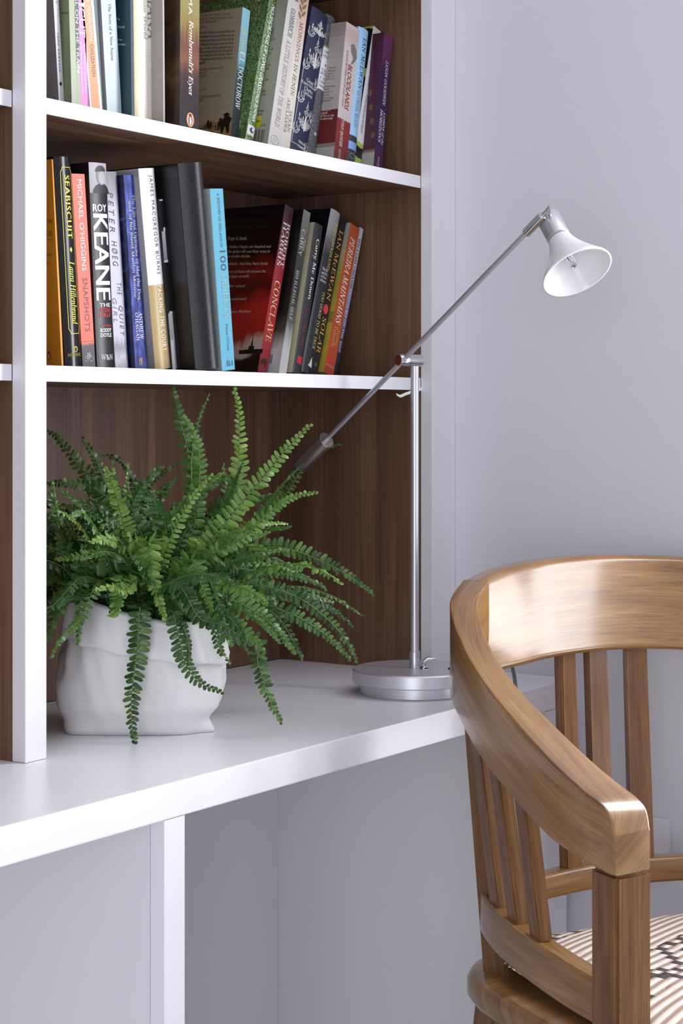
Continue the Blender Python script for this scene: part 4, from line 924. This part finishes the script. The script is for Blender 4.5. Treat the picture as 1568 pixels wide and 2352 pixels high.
# seat cushion: woven cloth with dark motifs, rests on the seat
cush = empty('seat_cushion', CO + UP*(SEAT_Z+.0005))
tag(cush, 'cream woven seat cushion with black zigzag motifs on the teak chair', 'cushion')
M_KIL = mat('woven_kilim', '#d2c3b6', .9); t_, N, L, p = nodes(M_KIL)
uv = N.new('ShaderNodeUVMap'); uv.uv_map = 'UVMap'
def mapped(sc):
    q = N.new('ShaderNodeMapping'); q.inputs['Scale'].default_value = sc; L.new(uv.outputs[0], q.inputs[0]); return q
wv = N.new('ShaderNodeTexWave'); wv.inputs['Scale'].default_value = 1; wv.inputs['Distortion'].default_value = .6; wv.inputs['Detail'].default_value = 1; wv.bands_direction = 'Y'
L.new(mapped((14, 23, 1)).outputs[0], wv.inputs[0])
r1 = ramp_node(N, [(.15, '#9a877b'), (.45, '#d0c0b4'), (.8, '#e2d6cc')]); L.new(wv.outputs['Fac'], r1.inputs[0])
# pink weft flecks
nz = N.new('ShaderNodeTexNoise'); nz.inputs['Scale'].default_value = 1; nz.inputs['Detail'].default_value = 3; L.new(mapped((45, 160, 1)).outputs[0], nz.inputs['Vector'])
r3 = ramp_node(N, [(.55, (0, 0, 0)), (.68, (.35, .35, .35))]); L.new(nz.outputs['Fac'], r3.inputs[0])
mx0 = N.new('ShaderNodeMix'); mx0.data_type = 'RGBA'; L.new(r3.outputs[0], mx0.inputs[0]); L.new(r1.outputs[0], mx0.inputs[6]); mx0.inputs[7].default_value = lin('#a8706a')
# stepped black motif rows: |zigzag| bands
sn = N.new('ShaderNodeVectorMath'); sn.operation = 'SNAP'; sn.inputs[1].default_value = (.012, .01366, 1); L.new(uv.outputs[0], sn.inputs[0])
mpk = N.new('ShaderNodeMapping'); mpk.inputs['Scale'].default_value = (8.5, 6.5, 1); L.new(sn.outputs[0], mpk.inputs[0])
ck = N.new('ShaderNodeTexVoronoi'); ck.distance = 'MANHATTAN'; ck.inputs['Randomness'].default_value = .25; L.new(mpk.outputs[0], ck.inputs['Vector'])
ck.inputs['Scale'].default_value = 1
r2 = ramp_node(N, [(.0, (1, 1, 1)), (.17, (0, 0, 0)), (.40, (.95, .95, .95)), (.55, (0, 0, 0)), (.72, (.95, .95, .95)), (.80, (0, 0, 0))], 'CONSTANT'); L.new(ck.outputs['Distance'], r2.inputs[0])
bd = N.new('ShaderNodeTexWave'); bd.bands_direction = 'Y'; bd.inputs['Scale'].default_value = 1.55; bd.inputs['Phase Offset'].default_value = 1.0
L.new(uv.outputs[0], bd.inputs[0]); r4 = ramp_node(N, [(.60, (0, 0, 0)), (.61, (1, 1, 1))], 'CONSTANT'); L.new(bd.outputs['Fac'], r4.inputs[0])
mm = N.new('ShaderNodeMath'); mm.operation = 'MULTIPLY'; L.new(r2.outputs[0], mm.inputs[0]); L.new(r4.outputs[0], mm.inputs[1])
mx = N.new('ShaderNodeMix'); mx.data_type = 'RGBA'; L.new(mm.outputs[0], mx.inputs[0]); L.new(mx0.outputs[2], mx.inputs[6]); mx.inputs[7].default_value = lin('#2b2526')
L.new(mx.outputs[2], p.inputs['Base Color'])
bm_ = N.new('ShaderNodeBump'); bm_.inputs['Strength'].default_value = .8; bm_.inputs['Distance'].default_value = .002; L.new(wv.outputs['Fac'], bm_.inputs['Height']); L.new(bm_.outputs[0], p.inputs['Normal'])
n = 46
def cush_z(x, y):
    e_ = max(0, 1-abs(x)**3.2)**.5 * max(0, 1-abs(y)**3.2)**.5
    return .017 + .020*e_ + .0025*noise.noise((x*3, y*3, 1.7))
def cush_mesh(top):
    vs = []; uvs = []
    for j in range(n+1):
        for i in range(n+1):
            x, y = -1+2*i/n, -1+2*j/n
            sx = .250*x*(1-.13*y**4); sy = .190*y*(1-.10*x**4)
            z = cush_z(x, y) if top else max(.0005, .017 - .0168*min(1, 1.6*max(0, 1-abs(x)**4)*max(0, 1-abs(y)**4)))
            vs.append(cw(sx, sy - .008, z)); uvs.append(((sx*.91-sy*.41)+.3, (sy*.91+sx*.41)+.3))
    fs = [(j*(n+1)+i, j*(n+1)+i+1, (j+1)*(n+1)+i+1, (j+1)*(n+1)+i) for j in range(n) for i in range(n)]
    mb = MB(); mb.add(vs, fs)
    return mb, uvs
mb, uvs = cush_mesh(True); o = mb.build('woven_cover', M_KIL, cush, smooth=True)
uvl = o.data.uv_layers.new(name='UVMap')
for lp in o.data.loops: uvl.data[lp.index].uv = uvs[lp.vertex_index]
mb, uvs = cush_mesh(False); mb.build('linen_backing', mat('oatmeal_linen', '#8f8570', .9), cush, smooth=True)

# ================================================================== PAPER BAG PLANTER
PC = Vector((-.679, .050, DZ))                 # middle of the bag on the desk
pot = empty('paper_bag_planter', PC)
tag(pot, 'white crumpled washable paper bag planter with folded down cuff on the desk', 'planter')
M_BAG = add_bump(mat('washable_paper', '#e6e5e5', .65), 55, .16, .002, detail=5)
HB = .152
def lerp_tab(tab, z):
    for (z0, *a), (z1, *b_) in zip(tab, tab[1:]):
        if z <= z1:
            u = max(0, (z-z0)/(z1-z0)); u = u*u*(3-2*u)
            return [p+(q-p)*u for p, q in zip(a, b_)]
    return tab[-1][1:]
# height, half width left, half width right, half depth, squareness
BAG = [(0, .086, .074, .064, 5.0), (.012, .092, .082, .070, 4.2), (.035, .104, .099, .080, 3.4), (.055, .106, .104, .082, 3.0), (.085, .098, .105, .080, 2.7), (.115, .090, .103, .078, 2.5), (.17, .086, .099, .078, 2.4)]
def bag_r(a, z):
    """outline of the bag: a angle (0 = right of photo, 270 = towards the photographer), z height; returns metres"""
    ca, sa = math.cos(a), math.sin(a)
    wl, wr, hd, ex = lerp_tab(BAG, z)
    u = max(0.0, min(1.0, z/HB)); sm = .5+.5*ca; sm = sm*sm*(3-2*sm)
    hw = wl*(1-sm) + wr*sm
    rr = (abs(ca/hw)**ex + abs(sa/hd)**ex)**(-1/ex)
    rid = lambda x, y, w: 1-abs(noise.noise((x, y, w)))*2.2
    crease = .0035*noise.noise((ca*2.0+3.3, sa*2.0+1, z*9)) + 0.0055*(rid(ca*2.2+z*7, sa*2.2+5, z*8)-.62) + 0.0020*(rid(ca*4.2+2, sa*4.2-z*12, z*15)-.62)
    ear = .020*math.exp(-((a-5.93)/.16)**2)*math.exp(-(z/.010)**2) + .006*math.exp(-((a-3.75)/.2)**2)*math.exp(-(z/.012)**2)
    return rr + crease*min(1, .2+u*2.2) + ear
def rim(a): return HB + .003 - .017*math.cos(a) + .003*math.sin(2*a+.5) + .006*math.sin(a)
def bag_pt(a, z, dr=0.0):
    r_ = bag_r(a, z) + dr
    lean = -.004*(z/HB)
    return RGT*(r_*math.cos(a) + lean) + FWD*(r_*math.sin(a)) + UP*z
n, k = 128, 34
vs = [bag_pt(2*math.pi*i/n, .0006 + (rim(2*math.pi*i/n)-.004)*(j/k)**.9) for j in range(k+1) for i in range(n)]
fs = [(j*n+i, j*n+(i+1) % n, (j+1)*n+(i+1) % n, (j+1)*n+i) for j in range(k) for i in range(n)] + [tuple(range(n-1, -1, -1))]
m = MB(); m.add(vs, fs); o = m.build('bag_body', M_BAG, pot, smooth=True)
sd_ = o.modifiers.new('thickness', 'SOLIDIFY'); sd_.thickness = .0012; sd_.offset = -1
# cuff: folded outwards and down over the body
vs = []; k = 12
for j in range(k+1):
    for i in range(n):
        a = 2*math.pi*i/n; top = rim(a); drop = .052 + .004*math.sin(2*a+1) + .004*noise.noise((math.cos(a)*3, math.sin(a)*3, 4))
        if j == 0: vs.append(bag_pt(a, top-.006, -.0016))
        elif j == 1: vs.append(bag_pt(a, top, .0008))
        else:
            u = (j-1)/(k-1); z = top - drop*u
            vs.append(bag_pt(a, z, 0.0014 + .0052*u + .0014*noise.noise((math.cos(a)*4+2, math.sin(a)*4, u*2))))
fs = [(j*n+i, j*n+(i+1) % n, (j+1)*n+(i+1) % n, (j+1)*n+i) for j in range(k) for i in range(n)]
m = MB(); m.add(vs, fs); o = m.build('bag_cuff', M_BAG, pot, smooth=True)
sd_ = o.modifiers.new('thickness', 'SOLIDIFY'); sd_.thickness = .0012; sd_.offset = 1
# potting soil
vs = [RGT*0 + UP*.118]; nn_ = 32
for i in range(nn_):
    a = 2*math.pi*i/nn_; vs.append(bag_pt(a, .112, -.004))
m = MB(); m.add(vs, [(0, 1+i, 1+(i+1) % nn_) for i in range(nn_)]); m.build('potting_soil', mat_noise('soil', [(.3, '#1d1510'), (.7, '#4a3a28')], 120, rough=.95), pot)

# ================================================================== FERN
FB = PC + UP*.119
fern = empty('fern', FB)
tag(fern, 'lush green sword fern with arching fronds growing in the paper bag planter', 'plant')
def fern_mat(name, stops, tr=.16):
    m = mat(name, '#3c6a28', .34, spec=.55); t, N, L, p = nodes(m)
    oi = N.new('ShaderNodeObjectInfo'); tc = N.new('ShaderNodeTexCoord'); nz = N.new('ShaderNodeTexNoise'); nz.inputs['Scale'].default_value = 26; nz.inputs['Detail'].default_value = 3
    geo = N.new('ShaderNodeNewGeometry'); L.new(geo.outputs['Position'], nz.inputs['Vector'])
    a = N.new('ShaderNodeMath'); a.operation = 'MULTIPLY_ADD'; a.inputs[1].default_value = .55; L.new(oi.outputs['Random'], a.inputs[0])
    b = N.new('ShaderNodeMath'); b.operation = 'MULTIPLY'; b.inputs[1].default_value = .55; L.new(nz.outputs['Fac'], b.inputs[0]); L.new(b.outputs[0], a.inputs[2])
    r = ramp_node(N, stops); L.new(a.outputs[0], r.inputs[0]); L.new(r.outputs[0], p.inputs['Base Color'])
    tb = N.new('ShaderNodeBsdfTranslucent'); L.new(r.outputs[0], tb.inputs[0])
    mx = N.new('ShaderNodeMixShader'); mx.inputs[0].default_value = tr
    out = N['Material Output']; L.new(p.outputs[0], mx.inputs[1]); L.new(tb.outputs[0], mx.inputs[2]); L.new(mx.outputs[0], out.inputs['Surface'])
    return m
M_FERN = fern_mat('fern_leaf', [(.15, '#213c1c'), (.4, '#305126'), (.65, '#456a30'), (.9, '#628440')])
M_FERN_B = fern_mat('fern_leaf_fresh', [(.15, '#446a2a'), (.5, '#5f8636'), (.9, '#8aa852')])
M_STALK = mat('fern_stalk', '#5d7a3a', .5)
# leaflet template: x out from the stalk 0..1, y along the stalk, slight fold and scalloped edge
LEAF = [(0,.09),(.07,.21),(.25,.245),(.46,.235),(.68,.225),(.88,.17),(1,.03),(.92,-.12),(.70,-.195),(.46,-.215),(.22,-.235),(.05,-.19),(0,-.07)]
LMID = [(.0,.0),(.3,.02),(.6,.02),(.9,.01)]
def leaf_geo(curl):
    vs = [(x, y, -.05 - curl*x*x - .10*abs(y) + .05*math.sin(x*9+y*4)) for x, y in LEAF] + [(x, y, .015 - curl*x*x) for x, y in LMID]
    o_ = len(LEAF)
    fs = [(0,1,o_+0),(1,2,o_+1,o_+0),(2,3,o_+1),(3,4,o_+2,o_+1),(4,5,o_+2),(5,6,o_+3,o_+2),(6,7,o_+3),(7,8,o_+2,o_+3),(8,9,o_+2),(9,10,o_+1,o_+2),(10,11,o_+0,o_+1),(11,12,o_+0),(12,0,o_+0)]
    return vs, fs
GEO = [leaf_geo(c) for c in (.05, .20, .38, -.10, .12)]
LEAF_ME = {}
def leaf_mesh(i, m):
    if (i, m.name) not in LEAF_ME:
        me = bpy.data.meshes.new('leaflet'); me.from_pydata(GEO[i][0], [], GEO[i][1]); me.materials.append(m); me.polygons.foreach_set('use_smooth', [True]*len(me.polygons)); me.update()
        LEAF_ME[(i, m.name)] = me
    return LEAF_ME[(i, m.name)]
N_LEAF = [0]
def frond(pts, L_leaf=.014, spacing=.0072, m=M_FERN, single=False, bare=.12, face=None, rag=.0, tipmin=.28):
    """pts world points root->tip; leaflets in two rows"""
    q = [Vector(p) for p in catmull([tuple(p) for p in pts], 14)]
    seg = [0]
    for a, b_ in zip(q, q[1:]): seg.append(seg[-1] + (b_-a).length)
    total = seg[-1]
    def pos(s):
        for i in range(len(seg)-1):
            if seg[i+1] >= s: 
                u = (s-seg[i])/max(1e-9, seg[i+1]-seg[i]); return q[i].lerp(q[i+1], u), (q[min(i+2, len(q)-1)]-q[max(i-1, 0)]).normalized()
        return q[-1], (q[-1]-q[-2]).normalized()
    R_ = MB(); R_.tube([p - FB for p in q], [.0011*(1-.7*i/len(q)) for i in range(len(q))], 5)
    fo = R_.build('frond', M_STALK, fern, smooth=True, fix=False)
    lv = MB()
    s = total*bare; side = 1; roll = random.uniform(-.35, .35)
    while s < total*.995:
        p, T = pos(s); u = s/total
        up_ = face if face else (UP + FWD*-.35)
        Nn = (up_ - T*up_.dot(T))
        if Nn.length < .15: Nn = (-FWD - T*(-FWD).dot(T))
        Nn.normalize(); Bn = T.cross(Nn)
        Nn, Bn = Nn*math.cos(roll) + Bn*math.sin(roll), Bn*math.cos(roll) - Nn*math.sin(roll)
        g = min(1, .62 + 1.6*u) * (1 if u < .62 else max(tipmin, 1-((u-.62)/.38)**1.4*.80))
        ll = L_leaf*g*random.uniform(.95, 1.22)
        for sg in (-1, 1):
            if rag and random.random() < rag: continue
            d = (Bn*sg*math.cos(.06 + u*u*.55) + T*math.sin(.06 + u*u*.55) - Nn*random.uniform(-.12, .36)).normalized()
            y_ = (T - d*T.dot(d)).normalized(); z_ = d.cross(y_)*(1 if sg > 0 else -1)
            tw = random.uniform(-.6, .6); y_, z_ = y_*math.cos(tw)+z_*math.sin(tw), z_*math.cos(tw)-y_*math.sin(tw)
            wy = max(ll, .0090)*random.uniform(1.0, 1.3)*(1.0 if ll < .012 else .85)
            org = p + T*(spacing*.5*(sg > 0)) - FB
            gi = random.randrange(len(GEO))
            if single and N_LEAF[0] < 300:
                lo = link(bpy.data.objects.new('leaflet', leaf_mesh(gi, m))); lo.parent = fo
                MM = Matrix((d*ll, y_*wy, z_*ll)).transposed().to_4x4(); MM.translation = org; lo.matrix_local = MM; N_LEAF[0] += 1
            else:
                lv.add([org + d*(x*ll) + y_*(y*wy) + z_*(z*ll) for x, y, z in GEO[gi][0]], GEO[gi][1])
        s += spacing*(.66 + .30*g)
    if lv.v:
        lo = lv.build('leaflets', m, fo, smooth=True, fix=False); lo['kind'] = 'stuff'
    return fo
T0_ = (PC - CAM).dot(FWD)
def pf(pix, dts, root=True):
    n_ = len(pix); r_ = []
    for i, (x, y) in enumerate(pix):
        u = i/(n_-1); dt = dts[0] + (dts[1]-dts[0])*u if len(dts) == 2 else dts[i]
        r_.append(at(x, y, T0_ + dt))
    if root: r_ = [FB + (r_[0]-FB)*.06] + r_
    return r_
TOCAM = -FWD
# fronds that stand out in the photograph: rows of pixels root -> tip, depth offsets from the bag's middle
frond(pf([(322,1395),(320,1415),(316,1490),(303,1590),(303,1660),(312,1716)], (-.088,-.122)), .0135, .0074, single=True, bare=.18, face=TOCAM)
frond(pf([(570,1465),(592,1520),(606,1570),(625,1620),(648,1662)], (-.05,-.09)), .0115, .0070, single=True, bare=.3, face=TOCAM)
frond(pf([(500,1300),(575,1265),(650,1258),(730,1285),(800,1322),(858,1366)], (-.02,-.04)), .0120, .0072, single=True, bare=.25, face=TOCAM)
frond(pf([(500,1340),(600,1345),(690,1375),(760,1430),(800,1480),(820,1520)], (-.04,-.06)), .0105, .0072, single=True, bare=.3, face=TOCAM)
frond(pf([(470,1250),(520,1180),(545,1100),(549,1020),(549,950),(538,896)], (-.02,-.02)), .0130, .0078, single=True, bare=.3, face=TOCAM, m=M_FERN_B)
frond(pf([(480,1250),(560,1150),(610,1090),(655,1035),(708,980)], (-.03,-.05)), .0135, .0080, single=True, bare=.3, face=TOCAM, m=M_FERN_B)
frond(pf([(520,1260),(610,1180),(660,1130),(700,1065),(735,1032),(786,1020)], (.16,.38,.48,.51,.53,.54)), .0125, .0092, single=True, bare=.35, face=TOCAM, m=M_FERN_B)
frond(pf([(390,1400),(405,1440),(425,1520),(455,1565),(505,1588)], (-.09,-.12)), .0115, .0072, bare=.25, face=TOCAM, m=M_FERN)
frond(pf([(400,1420),(432,1470),(432,1530)], (-.09,-.11)), .0060, .0060, bare=.3, face=TOCAM)
frond(pf([(520,1370),(600,1385),(690,1420),(760,1468),(802,1512)], (-.05,-.06)), .0105, .0070, bare=.3, face=TOCAM)
frond(pf([(470,1310),(580,1310),(660,1320),(725,1338),(750,1355)], (-.05,-.05)), .0090, .0070, bare=.35, face=TOCAM)
frond(pf([(420,1280),(440,1150),(432,1040),(412,960),(396,890)], (.03,.05)), .0150, .0085, bare=.3, face=TOCAM)
frond(pf([(430,1260),(455,1130),(457,1040),(440,985),(424,960)], (-.02,-.02)), .0120, .0070, bare=.3, face=TOCAM, m=M_FERN_B)
frond(pf([(430,1200),(440,1050),(455,970),(480,905)], (.02,.03)), .0065, .0075, bare=.4, face=TOCAM)
frond(pf([(470,1290),(560,1230),(620,1175),(670,1142),(725,1130)], (-.05,-.06)), .0110, .0070, bare=.3, face=TOCAM, m=M_FERN_B)
frond(pf([(300,1250),(220,1120),(165,1050),(130,1005),(108,990)], (.03,.06)), .0130, .0080, bare=.35, face=TOCAM)
frond(pf([(300,1240),(250,1130),(222,1060),(190,1008)], (.0,.0)), .0110, .0072, bare=.35, face=TOCAM)
frond(pf([(330,1240),(310,1120),(280,1060),(236,1046)], (.03,.04)), .0085, .0066, bare=.35, face=TOCAM)
frond(pf([(330,1290),(230,1290),(170,1330),(130,1400),(110,1468)], (-.06,-.13)), .0165, .0068, bare=.35, face=TOCAM)
frond(pf([(340,1250),(345,1310),(360,1365),(378,1418)], (-.11,-.135)), .0150, .0066, bare=.3, face=TOCAM, m=M_FERN_B)
frond(pf([(430,1290),(455,1330),(475,1370),(486,1408)], (-.10,-.12)), .0140, .0066, bare=.25, face=TOCAM, m=M_FERN_B)
frond(pf([(330,1260),(250,1260),(190,1275),(132,1285)], (-.09,-.12)), .0120, .0070, bare=.2, face=TOCAM, m=M_FERN_B)
frond(pf([(330,1240),(230,1130),(160,1110),(112,1112)], (-.03,-.03)), .0140, .0070, bare=.3, face=TOCAM)
frond(pf([(300,1280),(220,1200),(150,1180),(108,1160)], (-.02,-.04)), .0120, .0070, bare=.3, face=TOCAM)
frond(pf([(400,1380),(470,1400),(560,1450),(610,1500)], (-.09,-.10)), .0150, .0074, bare=.2, face=TOCAM, m=M_FERN_B)
frond(pf([(430,1350),(540,1380),(620,1430),(670,1490)], (-.08,-.09)), .0140, .0072, bare=.25, face=TOCAM)
frond(pf([(470,1350),(570,1380),(640,1420),(695,1515)], (-.06,-.07)), .0110, .0072, bare=.3, face=TOCAM)
frond(pf([(300,1230),(210,1230),(150,1280),(118,1340)], (-.02,-.03)), .0130, .0072, bare=.3, face=TOCAM)
frond(pf([(310,1340),(280,1330),(262,1365),(255,1400)], (-.09,-.11)), .0120, .0066, bare=.2, face=TOCAM)
# the body of the plant: many arching fronds springing from the crown
rnd = random.Random(21)
def clampp(p):
    if p.y > .262: p.y = .262 - rnd.random()*.01
    if p.y > -.004 and p.x < -.888: p.x = -.888 + rnd.random()*.006
    if p.y <= -.004 and p.x < -.93: p.x = -.93
    return p
for i in range(225):
    az = i*2.39996 + rnd.uniform(-.3, .3)
    el = math.radians(rnd.choice((30, 45, 58, 68, 78)) + rnd.uniform(-10, 10))
    ln = rnd.uniform(.12, .285) * (1.0 if el < 1.0 else .86)
    dr = Vector((math.cos(az), math.sin(az), 0))
    p = FB + dr*rnd.uniform(.004, .05); v = (dr*math.cos(el) + UP*math.sin(el)).normalized()
    pts = [p.copy()]; n_ = 6; st = ln/n_; sagk = rnd.uniform(.16, .36) * (1.25 - .45*math.sin(el))
    wob = Vector((rnd.uniform(-1, 1), rnd.uniform(-1, 1), rnd.uniform(-.3, .3)))*.55
    for j in range(n_):
        p = clampp(p + v*st); pts.append(p.copy()); v = (v - UP*sagk*(.4 + .22*j) + wob*.3).normalized()
    # keep fronds from sinking into the bag or the desk
    for q_ in pts:
        hr = Vector((q_.x-PC.x, q_.y-PC.y)).length
        if hr < .14 and q_.z < DZ+.182 and q_ is not pts[0]: q_.z = DZ+.182 + rnd.random()*.015
        if q_.z < DZ + .05: q_.z = DZ+.05
    frond(pts, rnd.uniform(.0085, .0135), rnd.uniform(.0058, .0074), m=M_FERN_B if rnd.random() < .38 else M_FERN, bare=.14, face=(UP*.7 + TOCAM*.5 + Vector((rnd.uniform(-.5, .5), rnd.uniform(-.5, .5), 0))), rag=.03)
